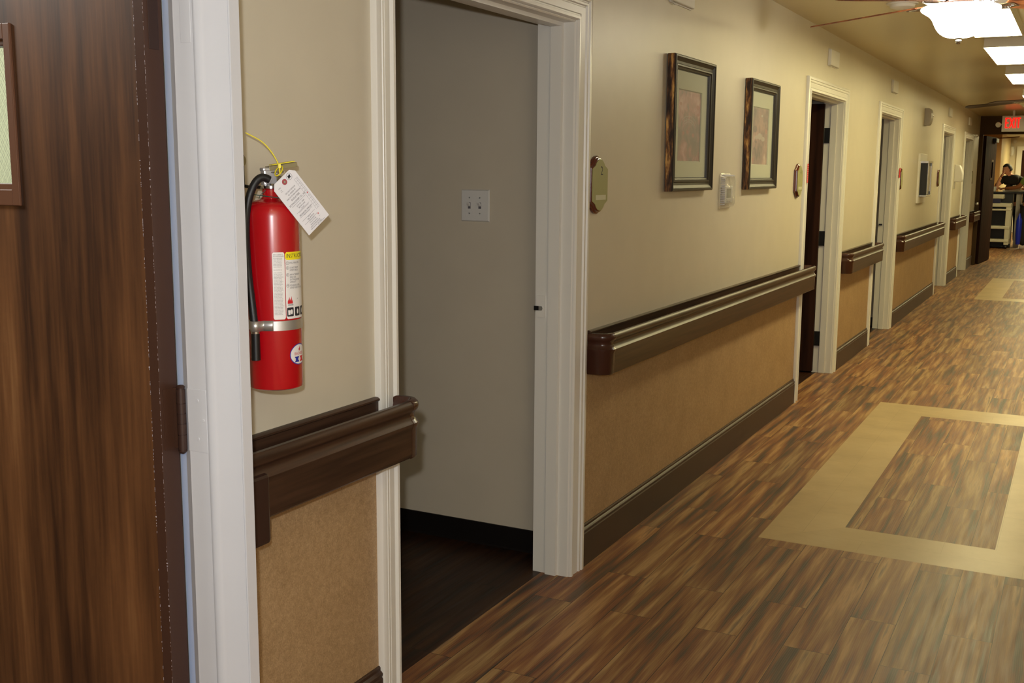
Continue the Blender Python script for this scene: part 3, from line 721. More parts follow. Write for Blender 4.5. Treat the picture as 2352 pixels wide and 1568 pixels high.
for dx, dy, r in ((0, 0, .0026), (.002, -.0015, .002), (-.002, .0015, .0022), (-.002, -.0015, .0015), (.0018, .002, .0014)):
    tm.add([cen+dn*(T(.075)+dy+math.sin(q*PI/6)*r)+rd*(.0135+dx+math.cos(q*PI/6)*r)+TN*.0008 for q in range(12)], [tuple(range(12))])
tm.use('inkred')
for f, b in ((.47, .0245), (.845, .0150)):
    tm.add([cen+dn*(T(f)+math.sin(q*PI/5)*.0013)+rd*(b+math.cos(q*PI/5)*.0013)+TN*.0008 for q in range(10)], [tuple(range(10))])
tm.build('printed_text', None, tt)

# ------------------------------------------------------------------ light switch in the first room
ts = thing('light_switch', (-.485, 3.70, 1.355), 'white double light switch plate on the inner room wall', 'light switch')
sx0, sx1, sz0, sz1 = -.546, -.422, 1.294, 1.416
m = MB(); bv = .004
m.add([(sx0, 3.6995, sz0), (sx1, 3.6995, sz0), (sx1, 3.6995, sz1), (sx0, 3.6995, sz1), (sx0+bv, 3.693, sz0+bv), (sx1-bv, 3.693, sz0+bv), (sx1-bv, 3.693, sz1-bv), (sx0+bv, 3.693, sz1-bv)], [(0, 1, 5, 4), (1, 2, 6, 5), (2, 3, 7, 6), (3, 0, 4, 7), (4, 5, 6, 7)])
m.build('plate', 'plastic', ts)
for dx in (-.023, .023):
    cx = -.485+dx
    B('slot', 'inkgrey', cx-.0055, cx+.0055, 3.6922, 3.6932, 1.343, 1.367, ts)
    MB().prism([(0, -.004), (0, .007), (-.014, .0115), (-.016, .008), (-.004, -.003)], lambda a, b, d, cx=cx: (cx+d, 3.6925+a, 1.356+b), -.0045, .0045).build('toggle', 'plastic', ts)
    for z in (1.325, 1.385): MB().cyl((cx, 3.6935, z), (cx, 3.6922, z), .0028, 12).build('screw', 'steel', ts)

# ------------------------------------------------------------------ room number plaques
def plaque(yc, num, label, w_=.165, h_=.212, zc=1.439):
    t = thing('room_plaque', (0, yc, zc), label, 'sign', 'wooden room number plaques')
    w2, h2 = w_/2, h_/2
    def outline(s_):
        P = []
        for k in range(9):                                      # scalloped octagon, curved top and bottom
            a = math.radians(50+80*k/8); P.append((w2*.62*math.cos(a)/math.cos(math.radians(50)), h2*.74+h2*.26*(math.sin(a)-math.sin(math.radians(50)))/(1-math.sin(math.radians(50)))))
        P = [(w2, -h2*.62), (w2, h2*.62)]+P+[(-w2, h2*.62), (-w2, -h2*.62)]+[(x, -y) for x, y in P][::-1]
        return [(x*s_[0], y*s_[1]) for x, y in P]
    rings = [[(x, yc+a, zc+b) for a, b in outline(s_)] for x, s_ in ((.001, (1, 1)), (.009, (1, 1)), (.012, (.96, .97)), (.013, (.92, .94)), (.019, (.90, .925)), (.021, (.86, .89)))]
    MB().rings(rings).build('board', 'mahog', t, smooth=35)
    MB().rings([[(x, yc+a, zc+b) for a, b in outline(s_)] for x, s_ in ((.0212, (.85, .88)), (.0232, (.85, .88)))]).build('face', 'olive', t)
    if num:
        MB().text(num, .046, lambda a, b: (.0236, yc+.012+a, zc+.050+b), 'CENTER', 1.05).build('number', 'ink', t)
        B('name_strip', 'tape', .0232, .0242, yc-.040, yc+.052, zc-.054, zc-.036, t)
    return t
plaque(3.728, '2', 'octagonal wooden plaque with olive face reading 2, beside the first doorway')
plaque(6.905, '4', 'octagonal wooden plaque with olive face reading 4, beside the second doorway', w_=.155)
plaque(11.17, '', 'octagonal plaque just past the third doorway, seen nearly edge on', w_=.12)
plaque(14.22, '', 'octagonal plaque before the fourth doorway, right of the black wall cabinet', w_=.12)
plaque(18.62, '', 'octagonal plaque past the last doorway, near the far brown door', w_=.14)
tag(MB().box(.0205, .0212, 7.10, 7.135, 1.425, 1.545).build('warning_sticker', 'inkred'), 'narrow red warning sticker on the white casing of the second doorway', 'sticker')
s_ = bpy.data.objects['warning_sticker']
m = MB()
for k in range(9): m.box(.0212, .0216, 7.105, 7.130, 1.430+k*.0128, 1.4325+k*.0128)
m.build('print', 'label', s_)
tag(MB().box(.0205, .0212, 10.985, 11.06, 1.45, 1.54).build('warning_sticker', 'inkred'), 'red warning sticker on the white casing of the third doorway', 'sticker')

# ------------------------------------------------------------------ framed pictures
def picture(y0, y1, z0, z1, label, artkey, kind):
    t = thing('framed_picture', (0, (y0+y1)/2, z0), label, 'picture', 'framed pictures between the doorways')
    pr = [(0, .004), (0, .036), (.004, .041), (.010, .041), (.013, .037), (.026, .030), (.036, .029), (.040, .033), (.046, .033), (.050, .028), (.056, .026), (.060, .016), (.060, .006)]
    def ringf(i, x): return [(x, y0+i, z0+i), (x, y1-i, z0+i), (x, y1-i, z1-i), (x, y0+i, z1-i)]
    m = MB(); R = [ringf(i, x) for i, x in pr]; 
    for k in range(len(R)-1):
        m.use('gold' if k == 0 else 'frame').add(R[k]+R[k+1], [(j, (j+1) % 4, 4+(j+1) % 4, 4+j) for j in range(4)])
    m.build('frame', None, t)
    i = .058; yy0, yy1, zz0, zz1 = y0+i, y1-i, z0+i, z1-i
    ay0, ay1, az0, az1 = yy0+.060, yy1-.072, zz0+.070, zz1-.078
    m = MB()
    R = [[(.016, yy0, zz0), (.016, yy1, zz0), (.016, yy1, zz1), (.016, yy0, zz1)], [(.016, ay0, az0), (.016, ay1, az0), (.016, ay1, az1), (.016, ay0, az1)], [(.011, ay0+.004, az0+.004), (.011, ay1-.004, az0+.004), (.011, ay1-.004, az1-.004), (.011, ay0+.004, az1-.004)]]
    for k in range(2): m.add(R[k]+R[k+1], [(j, (j+1) % 4, 4+(j+1) % 4, 4+j) for j in range(4)])
    m.build('mat_board', 'mat', t)
    m = MB().use(artkey).add([(.0105, ay0, az0), (.0105, ay1, az0), (.0105, ay1, az1), (.0105, ay0, az1)], [(0, 1, 2, 3)])
    yc = (ay0+ay1)/2; zc = (az0+az1)/2; W_ = ay1-ay0; Hh = az1-az0
    def P(a, b, x=.0108): return (x, yc+a*W_, zc+b*Hh)
    if kind == 'bridge':
        m.use('artpale')
        for rr, dz in ((.30, -.02), (.34, .03), (.27, -.05)):
            pts = [(math.cos(a)*rr, dz+math.sin(a)*.14-.03) for a in [PI*k/14 for k in range(15)]]
            m.add([P(a, b) for a, b in pts]+[P(a, b+.008) for a, b in pts], [(k, k+1, 16+k, 15+k) for k in range(14)])
        for a in (-.2, -.1, 0, .1, .2): m.add([P(a, .02), P(a+.008, .02), P(a+.008, .12), P(a, .12)], [(0, 1, 2, 3)])
        m.use('artpink')
        for a, b, r in ((-.22, -.10, .05), (.2, -.12, .06), (-.05, -.08, .05), (.38, .28, .07), (.40, .18, .05), (-.36, .30, .05)): m.add([P(a+math.cos(q)*r, b+math.sin(q)*r*.5, .01075) for q in [PI*k/6 for k in range(12)]], [tuple(range(12))])
    else:
        m.use('artdark')
        for a, b, r in ((-.3, .12, .12), (-.22, -.1, .05), (-.3, -.22, .06), (-.18, -.3, .04)): m.add([P(a+math.cos(q)*r, b+math.sin(q)*r*.5, .01075) for q in [PI*k/6 for k in range(12)]], [tuple(range(12))])
        m.use('artpale')
        for a, b, r in ((.0, .0, .16), (.2, -.04, .12), (-.2, -.02, .1), (.1, .36, .06)): m.add([P(a+math.cos(q)*r, b+math.sin(q)*r*.35, .0109) for q in [PI*k/6 for k in range(12)]], [tuple(range(12))])
        m.use('artpink')
        for a, b, r in ((.38, .1, .06), (-.38, -.42, .06)): m.add([P(a+math.cos(q)*r, b+math.sin(q)*r*.8, .0109) for q in [PI*k/6 for k in range(12)]], [tuple(range(12))])
    m.build('print', None, t)
    B('glass', 'pglass', .0185, .0200, yy0, yy1, zz0, zz1, t)
picture(4.475, 5.045, 1.405, 1.980, 'larger-looking framed print of a pale arched bridge, left of the thermostat', 'art1', 'bridge')
picture(5.675, 6.255, 1.400, 1.970, 'framed print with pale blossom and dark foliage, right of the thermostat', 'art2', 'trees')

# ------------------------------------------------------------------ thermostat and its clear guard
tg = thing('thermostat_guard', (0, 5.24, 1.31), 'clear plastic guard box over the thermostat between the pictures', 'thermostat guard')
def rrect(y0, y1, z0, z1, r, x, n=6):
    P = []
    for cy, cz, s0 in ((y1-r, z1-r, 0), (y0+r, z1-r, 90), (y0+r, z0+r, 180), (y1-r, z0+r, 270)):
        for k in range(n+1):
            a = math.radians(s0+90*k/n); P.append((x, cy+math.cos(a)*r, cz+math.sin(a)*r))
    return P
gy0, gy1, gz0, gz1 = 5.085, 5.375, 1.315, 1.478
gy0, gy1 = 5.275, 5.470
m = MB().rings([rrect(gy0-.005, gy1+.005, gz0-.005, gz1+.005, .02, .001), rrect(gy0-.005, gy1+.005, gz0-.005, gz1+.005, .02, .004), rrect(gy0, gy1, gz0, gz1, .02, .006), rrect(gy0+.008, gy1-.008, gz0+.006, gz1-.006, .022, .028), rrect(gy0+.016, gy1-.016, gz0+.014, gz1-.014, .02, .032)], True, False)
m.add(rrect(gy0+.016, gy1-.016, gz0+.014, gz1-.014, .02, .032), [tuple(range(28))])
go = m.build('cover', 'clear', tg, smooth=50)
sm = go.modifiers.new('s', 'SOLIDIFY'); sm.thickness = .002; sm.offset = -1
m = MB()
for k in range(13):
    z = gz0+.016+k*.0105
    m.cyl((.008, gy0+.003, z), (.030, gy0+.008, z), .0030, 10)
for k in range(10): m.cyl((.008, gy0+.02+k*.017, gz1-.003), (.030, gy0+.02+k*.017, gz1-.008), .003, 8)
m.build('vent_ribs', 'clearrib', tg, smooth=60)
tm_ = thing('thermostat', (0, 5.29, 1.36), 'small white digital thermostat inside the clear guard', 'thermostat')
B('body', 'plastic', .002, .020, 5.315, 5.455, 1.335, 1.422, tm_, bevel=.006)
B('display', 'lcd', .0195, .0210, 5.345, 5.415, 1.362, 1.408, tm_)
for k in range(3): B('button', 'greyplastic', .0198, .0216, 5.350+k*.022, 5.364+k*.022, 1.341, 1.346, tm_)
B('lip', 'plastic', .0195, .023, 5.340, 5.420, 1.352, 1.358, tm_, bevel=.001)

# ------------------------------------------------------------------ white boxes above doors
def boxlight(y, label, z0=2.205, z1=2.31):
    t = thing('wall_light_box', (0, y, z0), label, 'call light', 'white call light boxes high on the left wall')
    B('housing', 'plastic', .001, .022, y-.140, y+.135, z0, z1, t, bevel=.004)
    B('base', 'plastic', .0005, .006, y-.142, y+.142, z0-.004, z1+.004, t, bevel=.001)
    MB().tube([(.012, y-.125, z0-.003), (.012, y-.10, z0-.010), (.012, y-.07, z0-.008)], .0022, 6).build('clip', 'plastic', t)
for y, l in ((4.62, 'white call light box cut by the top edge, above the first picture'), (7.80, 'nearest whole white call light box, above the second doorway'), (10.50, 'white call light box above the third doorway'), (15.10, 'white call light box above the fourth doorway'), (17.75, 'farthest white call light box, above the last doorway')):
    boxlight(y, l, *((2.192, 2.29) if y < 5 else ()))
# smoke detector
t = thing('smoke_detector', (.62, 6.56, CEIL), 'round white smoke detector on the ceiling behind the fan blade', 'smoke detector')
MB().lathe([(.085, 0), (.085, -.006), (.070, -.008), (.064, -.022), (.040, -.030), (0, -.032)], (.62, 6.56, CEIL), 36).build('housing', 'plastic', t, smooth=30)
# strobe / speaker wedge
t = thing('alarm_horn', (0, 12.85, 2.01), 'grey rounded alarm speaker high on the wall past the third doorway', 'alarm')
MB().prism([(0, 0), (.040, 0), (.052, .008), (.060, .022), (.066, .045), (.070, .075), (.071, .1), (.069, .13), (.064, .153), (.055, .172), (.044, .18), (0, .18)], lambda a, b, d: (a, d, 2.005+b), 12.70, 12.86).build('housing', 'greyplastic', t, bevel=.004)
MB().lathe([(.012, 0), (.010, .006), (0, .008)], (.069, 12.84, 2.11), 16, Vector((1, 0, 0))).build('dome', 'chrome', t, smooth=60)
# cabinet
t = thing('wall_cabinet', (0, 12.75, 1.18), 'white framed recess holding a black and chrome cabinet on the wall', 'cabinet')
m = MB(); 
for a, b, c_, d in ((12.42, 13.00, 1.62, 1.70), (12.42, 13.00, 1.175, 1.24), (12.42, 12.50, 1.24, 1.62), (12.92, 13.00, 1.24, 1.62)): m.box(0, .02, a, b, c_, d)
m.build('trim', 'white', t, bevel=.003)
B('cabinet_body', 'black', .0, .085, 12.52, 12.90, 1.26, 1.61, t, bevel=.004)
m = MB().box(.086, .094, 12.54, 12.60, 1.27, 1.60).box(.086, .094, 12.82, 12.88, 1.27, 1.60).box(.0, .096, 12.505, 12.91, 1.600, 1.622); m.build('chrome_edges', 'chrome', t, bevel=.002)
B('screen', 'greyplastic', .0852, .088, 12.60, 12.82, 1.30, 1.57, t)
B('lower_tray', 'chrome', .02, .09, 12.52, 12.90, 1.245, 1.262, t, bevel=.002)
# dispenser
t = thing('soap_dispenser', (0, 16.25, 1.38), 'white hand sanitiser dispenser between the fourth and last doorways', 'dispenser')
MB().prism([(0, 0), (.095, .0), (.105, .03), (.105, .10), (.085, .17), (.06, .225), (.0, .235)], lambda a, b, d: (a, d, 1.382+b), 16.10, 16.30).build('housing', 'plastic', t, bevel=.008)
B('drip_tab', 'plastic', .0, .012, 16.12, 16.16, 1.29, 1.38, t)
# conduit / small plates on the casing wall omitted nowhere else

# ------------------------------------------------------------------ ceiling fixtures
def fixture(y0, y1, label, x0=.900, x1=1.172):
    t = thing('ceiling_light', ((x0+x1)/2, (y0+y1)/2, CEIL), label, 'ceiling light', 'fluorescent ceiling lights')
    B('housing', 'fixwhite', x0, x1, y0, y1, 2.3515, CEIL, t)
    z = 2.350
    MB().prism([(x0, .3515), (x0, .3495), (x1, .3495), (x1, .3515)], lambda a, b, d: (a, d, 2+b), y0+.003, y1-.003).build('lens', 'lens', t)
    for ye, s_ in ((y0, -1), (y1, 1)): B('end_cap', 'fixwhite', x0, x1, ye-.003, ye+.003, 2.351, CEIL, t)
fixture(6.50, 7.75, 'long ceiling light box just behind the near fan bowl')
fixture(8.40, 9.72, 'second ceiling light box, below and right of the fan')
fixture(10.68, 11.85, 'third, smaller-looking ceiling light box down the corridor')
fixture(13.6, 14.85, 'unseen ceiling light box added to brighten the corridor, level with the far fan')  # this fixture and the next are out of view, added for more corridor light
fixture(15.6, 16.85, 'unseen ceiling light box added to brighten the corridor before the exit sign')

# ------------------------------------------------------------------ ceiling fans
def fan(cx, cy, label, a0, lit, bm_='fanblade'):
    t = thing('ceiling_fan', (cx, cy, CEIL), label, 'ceiling fan', 'ceiling fans in the corridor')
    c = Vector((cx, cy, 0))
    MB().lathe([(.075, CEIL), (.078, 2.385), (.10, 2.375), (.118, 2.350), (.118, 2.305), (.100, 2.288), (.070, 2.282), (.070, 2.262), (.085, 2.256), (0, 2.256)], c, 40).build('motor', 'fanbrown', t, smooth=40)
    MB().lathe([(.085, 2.262), (.090, 2.256), (.080, 2.252), (.06, 2.254)], c, 32).build('fitter', 'chrome', t, smooth=40)
    for k in range(5):
        a = math.radians(a0+72*k); d = Vector((math.cos(a), math.sin(a), 0)); s_ = Vector((-d.y, d.x, 0)); tl_ = -.16 if lit else .16; tilt = (s_*math.cos(tl_)+UP*math.sin(tl_))
        zb = 2.276
        pts = []
        for q in range(21):
            f = q/20; r = .20+.57*f; hw = .050+.016*f
            if f > .9: hw *= math.sqrt(max(0, 1-((f-.9)/.1)**2))*.75+.25
            pts.append((r, hw))
        up_ = [c+d*r+tilt*hw+UP*(zb-.042*(r-.2)/.57) for r, hw in pts]; dn_ = [c+d*r-tilt*hw+UP*(zb-.042*(r-.2)/.57) for r, hw in pts]
        n_ = d.cross(tilt); nn = 21
        vs = up_+dn_+[p+n_*.006 for p in up_]+[p+n_*.006 for p in dn_]
        fs = []
        for q in range(20):
            fs += [(q, q+1, nn+q+1, nn+q), (2*nn+q, 3*nn+q, 3*nn+q+1, 2*nn+q+1), (q, 2*nn+q, 2*nn+q+1, q+1), (nn+q, nn+q+1, 3*nn+q+1, 3*nn+q)]
        fs += [(0, nn, 3*nn, 2*nn), (20, 2*nn+20, 3*nn+20, nn+20)]
        b = MB().add(vs, fs).build('blade', bm_, t)
        m = MB()
        for sg in (-1, 1):
            pp = [c+d*.09+UP*2.285, c+d*.13+s_*sg*.018+UP*2.272, c+d*.17+s_*sg*.034+UP*2.268, c+d*.215+tilt*sg*.030+UP*(zb-.005), c+d*.245+tilt*sg*.006+UP*(zb-.006)]
            m.tube(smoothpts(pp, 5), .0058, 8)
            m.cyl(c+d*.225+tilt*sg*.022+UP*(zb-.010), c+d*.225+tilt*sg*.022+UP*(zb), .006, 8)
        m.tube([c+d*.09+UP*2.285, c+d*.16+UP*2.266, c+d*.262+UP*(zb-.006)], .005, 8)
        m.build('blade_bracket', 'chrome', b if False else t, smooth=60)
    zl = 2.256
    bp_ = [(.06, zl+.010), (.150, zl+.012), (.170, zl+.008), (.1775, zl), (.173, zl-.008), (.158, zl-.018), (.140, zl-.030), (.124, zl-.048), (.113, zl-.072), (.098, zl-.098), (.078, zl-.117), (.052, zl-.129), (.02, zl-.133), (.0005, zl-.134)]
    MB().lathe([(max(.0004, p.x), p.y) for p in smoothpts([(a_, b_, 0) for a_, b_ in bp_], 5)], c, 80).build('light_bowl', 'bowl' if lit else 'bowloff', t, smooth=60)
    MB().lathe([(0, zl-.132), (.016, zl-.133), (.015, zl-.138), (.010, zl-.140), (.0145, zl-.146), (.0145, zl-.152), (.009, zl-.160), (0, zl-.163)], c, 24).build('finial', 'chrome', t, smooth=60)
def bladem():
    t = NT('fan_blade_wood'); v = t.coords((1, 1, 1)); n = t.noise(v, 30, 4, .6)
    t.l(t.ramp(n, [(.35, srgb(112, 62, 40)), (.65, srgb(176, 110, 66))]), t.b.inputs['Base Color']); t.b.inputs['Roughness'].default_value = .35
    return t.m
M['fanblade'] = bladem()
fan(1.012, 5.70, 'near ceiling fan with lit white bowl and reddish brown blades, top right corner', 164, True)
fan(1.06, 13.45, 'far dark ceiling fan with unlit bowl near the exit sign', 165, False, 'fanbrown')

# ------------------------------------------------------------------ exit sign
t = thing('exit_sign', (.58, 18.0, CEIL), 'white exit sign with glowing red letters hanging before the far doorway', 'exit sign')
B('housing', 'plastic', .425, .735, 18.0, 18.05, 2.112, 2.345, t, bevel=.004)
B('canopy', 'plastic', .565, .595, 18.01, 18.04, 2.345, CEIL, t)
lt = MB()
def ebar(x0, z0, x1, z1, w_=.016):
    d = Vector((x1-x0, 0, z1-z0)); n_ = Vector((-d.z, 0, d.x)).normalized()*w_/2; a_ = Vector((x0, 17.999, z0)); b2 = Vector((x1, 17.999, z1))
    lt.add([p+Vector((0, y_, 0)) for y_ in (0, -.003) for p in (a_-n_, b2-n_, b2+n_, a_+n_)], [(0, 1, 2, 3), (4, 5, 6, 7), (0, 1, 5, 4), (1, 2, 6, 5), (2, 3, 7, 6), (3, 0, 4, 7)])
EZ0, EZ1 = 2.165, 2.315
ebar(.478, EZ0, .478, EZ1)
for z_ in (EZ0+.008, (EZ0+EZ1)/2, EZ1-.008): ebar(.478, z_, .514, z_)
ebar(.531, EZ0, .583, EZ1); ebar(.583, EZ0, .531, EZ1); ebar(.608, EZ0, .608, EZ1); ebar(.650, EZ0, .650, EZ1); ebar(.625, EZ1-.008, .676, EZ1-.008)
lt.build('letters', 'exitred', t)
MB().lathe([(0, 0), (.03, 0), (.04, .03), (.03, .05), (0, .05)], (.385, 18.02, 2.22), 20, Vector((-.3, -1, -.2))).cyl((.385, 18.02, 2.22), (.43, 18.02, 2.22), .01, 10).build('emergency_lamp', 'plastic', t, smooth=40)

# ------------------------------------------------------------------ far cross-corridor frame and door
t = thing('trim_7', (CW/2, FRM, 0), kind='structure')
B('jamb', 'headbrown', 0, .055, FRM, FRM+.14, 0, 2.13, t, bevel=.004)
B('jamb', 'headbrown', CW-.055, CW, FRM, FRM+.14, 0, 2.13, t, bevel=.004)
B('head', 'headbrown', 0, CW, FRM, FRM+.14, 2.13, CEIL, t)
a = math.radians(4); p0 = Vector((.055, FRM+.135, 0)); dx = Vector((math.sin(a), math.cos(a), 0)); dy = Vector((math.cos(a), -math.sin(a), 0))
td2 = thing('door_5', tuple(p0), 'dark brown door with narrow window held open at the corridor end', 'door', kind='structure')
lf = MB()
def fb(m, s0, s1, z0, z1, d0, d1): return m.add([p0+dx*s+dy*d+UP*z for s in (s0, s1) for d in (d0, d1) for z in (z0, z1)], [(0, 1, 3, 2), (4, 6, 7, 5), (0, 4, 5, 1), (2, 3, 7, 6), (0, 2, 6, 4), (1, 5, 7, 3)])
for q in ((0, .68, .01, 2.11), (.88, 1.18, .01, 2.11), (.68, .88, .01, 1.42), (.68, .88, 1.70, 2.11)): fb(lf, *q, 0, .044)
lf.build('leaf', 'darkdoor', td2)
m = MB()
for q in ((.65, .69, 1.39, 1.73), (.87, .91, 1.39, 1.73), (.68, .88, 1.39, 1.43), (.68, .88, 1.69, 1.73)): fb(m, *q, .042, .050)
m.build('window_frame', 'brown', td2)
g = MB(); fb(g, .68, .88, 1.42, 1.70, .018, .024); g.build('glass', 'black', td2)
m = MB(); fb(m, .70, 1.00, 2.02, 2.09, .044, .10); m.build('closer_body', 'hinge', td2, bevel=.004)
q_ = p0+dx*.95+dy*.09+UP*2.10
MB().tube([q_, q_+Vector((.22, -.12, .005)), q_+Vector((.34, -.30, .01))], .008, 8).build('closer_arm', 'copper', td2)
MB().lathe([(0, 0), (.022, 0), (.026, .01), (.02, .03), (0, .035)], (.035, FRM-.001, 1.005), 20, Vector((0, -1, 0))).build('magnetic_catch', 'steel', t, smooth=40)
# area beyond the frame
tag(B('wall_far', 'tan2', -5, -.20, 28, 28.14, 0, CEIL), kind='structure')
tag(B('wall_far', 'cream2', -.34, -.20, 28.141, 31.4, 0, CEIL), kind='structure')
tag(B('wall_far', 'paint', -.345, 5.9, 31.401, 31.54, 0, CEIL), kind='structure')
tag(B('wall_far', 'paint', CW, 6, FRM+.02, FRM+.14, 0, CEIL), kind='structure')
tag(B('wall_far', 'paint', -4.86, 0, FRM+.02, FRM+.14, 0, CEIL), kind='structure')
tag(B('wall_right', 'paint', 5.9, 6, FRM, 33, 0, CEIL), kind='structure')
t = thing('trim_8', (.3, 31.4, 0), kind='structure')
B('jamb', 'white', -.04, .085, 31.36, 31.4, 0, 2.1, t); B('jamb', 'white', 1.0, 1.12, 31.36, 31.4, 0, 2.1, t); B('head', 'white', -.04, 1.12, 31.36, 31.4, 2.1, 2.2, t)
tag(B('door_6', 'darkdoor', .085, 1.0, 31.37, 31.4, 0.01, 2.1), kind='structure')
t = thing('wall_sconce', (-.16, 31.38, 2.0), 'small white oval sconce on the far end wall above the standing man', 'sconce')
MB().lathe([(0, 0), (.04, .01), (.055, .09), (.055, .16), (.04, .23), (0, .24)], (-.16, 31.33, 1.96), 20).build('shade', 'plastic', t, smooth=60)
B('wall_plate', 'plastic', -.19, -.13, 31.34, 31.40, 2.02, 2.14, t)
t = thing('wall_speaker', (-.09, 31.38, 2.12), 'tiny white round speaker high on the far end wall', 'speaker')
MB().cyl((-.10, 31.40, 2.33), (-.10, 31.36, 2.33), .045, 20).build('housing', 'plastic', t)
tag(B('baseboard_far', 'basev', -.2, 6, 31.385, 31.4, 0, .14), kind='structure')
for y, l in ((21.2, 'hidden ceiling light box added to light the area past the far brown door'), (25.6, 'hidden ceiling light box added to light the serving cart and people'), (29.4, 'hidden ceiling light box added to light the far end wall')):
    fixture(y, y+1.25, l, .72, 1.42)  # hidden behind the header; added and widened to brighten the far area

# ------------------------------------------------------------------ serving cart
tc = thing('serving_cart', (.0, 24.3, 0), 'cream three shelf serving cart beyond the far doorway', 'cart')
CX0, CX1, CY0, CY1 = -.62, .30, 24.15, 24.65
for z, h in ((.84, .07), (.765, .035), (.40, .055), (.135, .055)):
    MB().box(CX0, CX1, CY0, CY1, z, z+h).build('shelf', 'cart', tc, bevel=.01)
for x in (CX0+.03, CX1-.04):
    for y in (CY0+.03, CY1-.03): MB().prism([(-.045, -.02), (.045, -.02), (.045, .02), (-.045, .02)], lambda a, b, d, x=x, y=y: (x+a, y+b, d), .08, .90).build('post', 'cart', tc, bevel=.006)
for x in (CX0+.04, CX1-.04):
    for y in (CY0+.05, CY1-.05): MB().cyl((x-.015, y, .04), (x+.015, y, .04), .04, 16).build('wheel', 'rubber', tc, smooth=40)
B('back_panel', 'black', CX0+.05, CX1-.08, CY1-.03, CY1-.01, .10, .80, tc)
t = tag(B('storage_tub', 'navy', -.50, .10, 24.20, 24.60, .91, 1.00, bevel=.01), 'dark blue tub on the top shelf of the serving cart', 'tub')
t = tag(B('folded_towels', 'cart', -.48, .16, 24.20, 24.55, 1.00, 1.085, bevel=.02), 'stack of pale folded towels in the dark blue tub', 'towels')
t = thing('serving_counter', (.1, 24.75, 1.1), 'dark counter top behind the cart where the man leans', 'counter')
B('top', 'black', -.7, .62, 24.70, 25.1, 1.10, 1.135, t, bevel=.005); B('base', 'black', -.65, .30, 24.74, 25.05, 0, 1.10, t)
B('column', 'greyplastic', .36, .46, 24.75, 25.0, 0, 1.10, t)
tag(MB().lathe([(.03, 0), (.04, .005), (.05, .09), (.052, .10)], (-.08, 24.80, 1.1355), 20, caps=True).build('paper_cup', 'plastic', smooth=40), 'white cup at the left end of the dark counter', 'cup')
tag(B('napkin_box', 'cart', .27, .43, 24.80, 24.90, 1.171, 1.27, bevel=.008), 'pale box standing on the white tray', 'box')
tag(MB().prism([(.14, 0), (.50, 0), (.54, .02), (.50, .028), (.14, .028), (.10, .02)], lambda a, b, d: (a-.03, d, 1.1365+b), 24.79, 24.92).build('serving_tray', 'plastic'), 'white tray on the dark counter in front of the man', 'tray')
tag(MB().lathe([(0, 0), (.04, .0), (.055, .20), (.055, .48), (.03, .55), (.012, .62), (0, .62)], (.475, 24.15, .10), 14).build('plastic_bag', 'bluebag', smooth=60), 'blue plastic bag hanging beside the standing person in black', 'bag')

# ------------------------------------------------------------------ people
def skinned(name, pts, edges, mat, parent, sub=2):
    org = Vector(parent['_o']); me = bpy.data.meshes.new(name)
    me.from_pydata([tuple(Vector(p[:3])-org) for p in pts], edges, []); me.materials.append(M[mat])
    o = bpy.data.objects.new(name, me); COL.objects.link(o); o.parent = parent
    sk = o.modifiers.new('skin', 'SKIN'); sk.use_smooth_shade = True
    for i, p in enumerate(pts):
        r = p[3]; me.skin_vertices[0].data[i].radius = (r if not isinstance(r, tuple) else r[0], r if not isinstance(r, tuple) else r[1])
    me.skin_vertices[0].data[0].use_root = True
    sb = o.modifiers.new('sub', 'SUBSURF'); sb.levels = sub; sb.render_levels = sub
    return o
def head(parent, c, face, mat, hair, sc=1.0):
    """head ellipsoid with nose, ears; face = horizontal direction, nodded"""
    c = Vector(c); f = Vector(face).normalized(); s_ = f.cross(UP).normalized(); u = s_.cross(f).normalized()
    m = MB(); rs = []
    for i in range(13):
        th_ = PI*i/12; ring = []
        for j in range(20):
            ph = 2*PI*j/20; x = math.sin(th_)*math.cos(ph); y = math.sin(th_)*math.sin(ph); z = math.cos(th_)
            fx = .098*x; 
            if z < -.1: fx *= 1-.12*(-z); 
            wy = .074*y*(1-.28*max(0, -z))
            if x > .85 and abs(y) < .35 and -.25 < z < .1: fx += .016
            ring.append(c+(f*fx+s_*wy+u*(.118*z))*sc)
        rs.append(ring)
    m.rings(rs)
    for sg in (-1, 1): m.lathe([(0, 0), (.02, .004), (.028, .010), (.02, .014), (0, .012)], c+s_*sg*.066*sc-f*.005, 10, s_*sg)
    h = m.build('head', mat, parent, smooth=80)
    m = MB(); rs = []
    for i in range(8):
        th_ = PI*.60*i/7; ring = []
        for j in range(20):
            ph = 2*PI*j/20; x = math.sin(th_)*math.cos(ph); y = math.sin(th_)*math.sin(ph); z = math.cos(th_)
            k = 1.06
            if x > .25 and z < .60: k = .80
            ring.append(c+(f*.100*x+s_*.078*y+u*.122*z)*k*sc-f*.004)
        rs.append(ring)
    m.rings(rs, True, False).build('hair', hair, parent, smooth=80)
    m = MB()
    for sg in (-1, 1):
        m.lathe([(0, 0), (.008, .002), (0, .005)], c+f*.088*sc+s_*sg*.030*sc+u*.010, 8, f)
    m.cyl(c+f*.084*sc-s_*.020-u*.055, c+f*.084*sc+s_*.020-u*.055, .004, 6)
    m.build('face_features', 'hair', h)
    return h
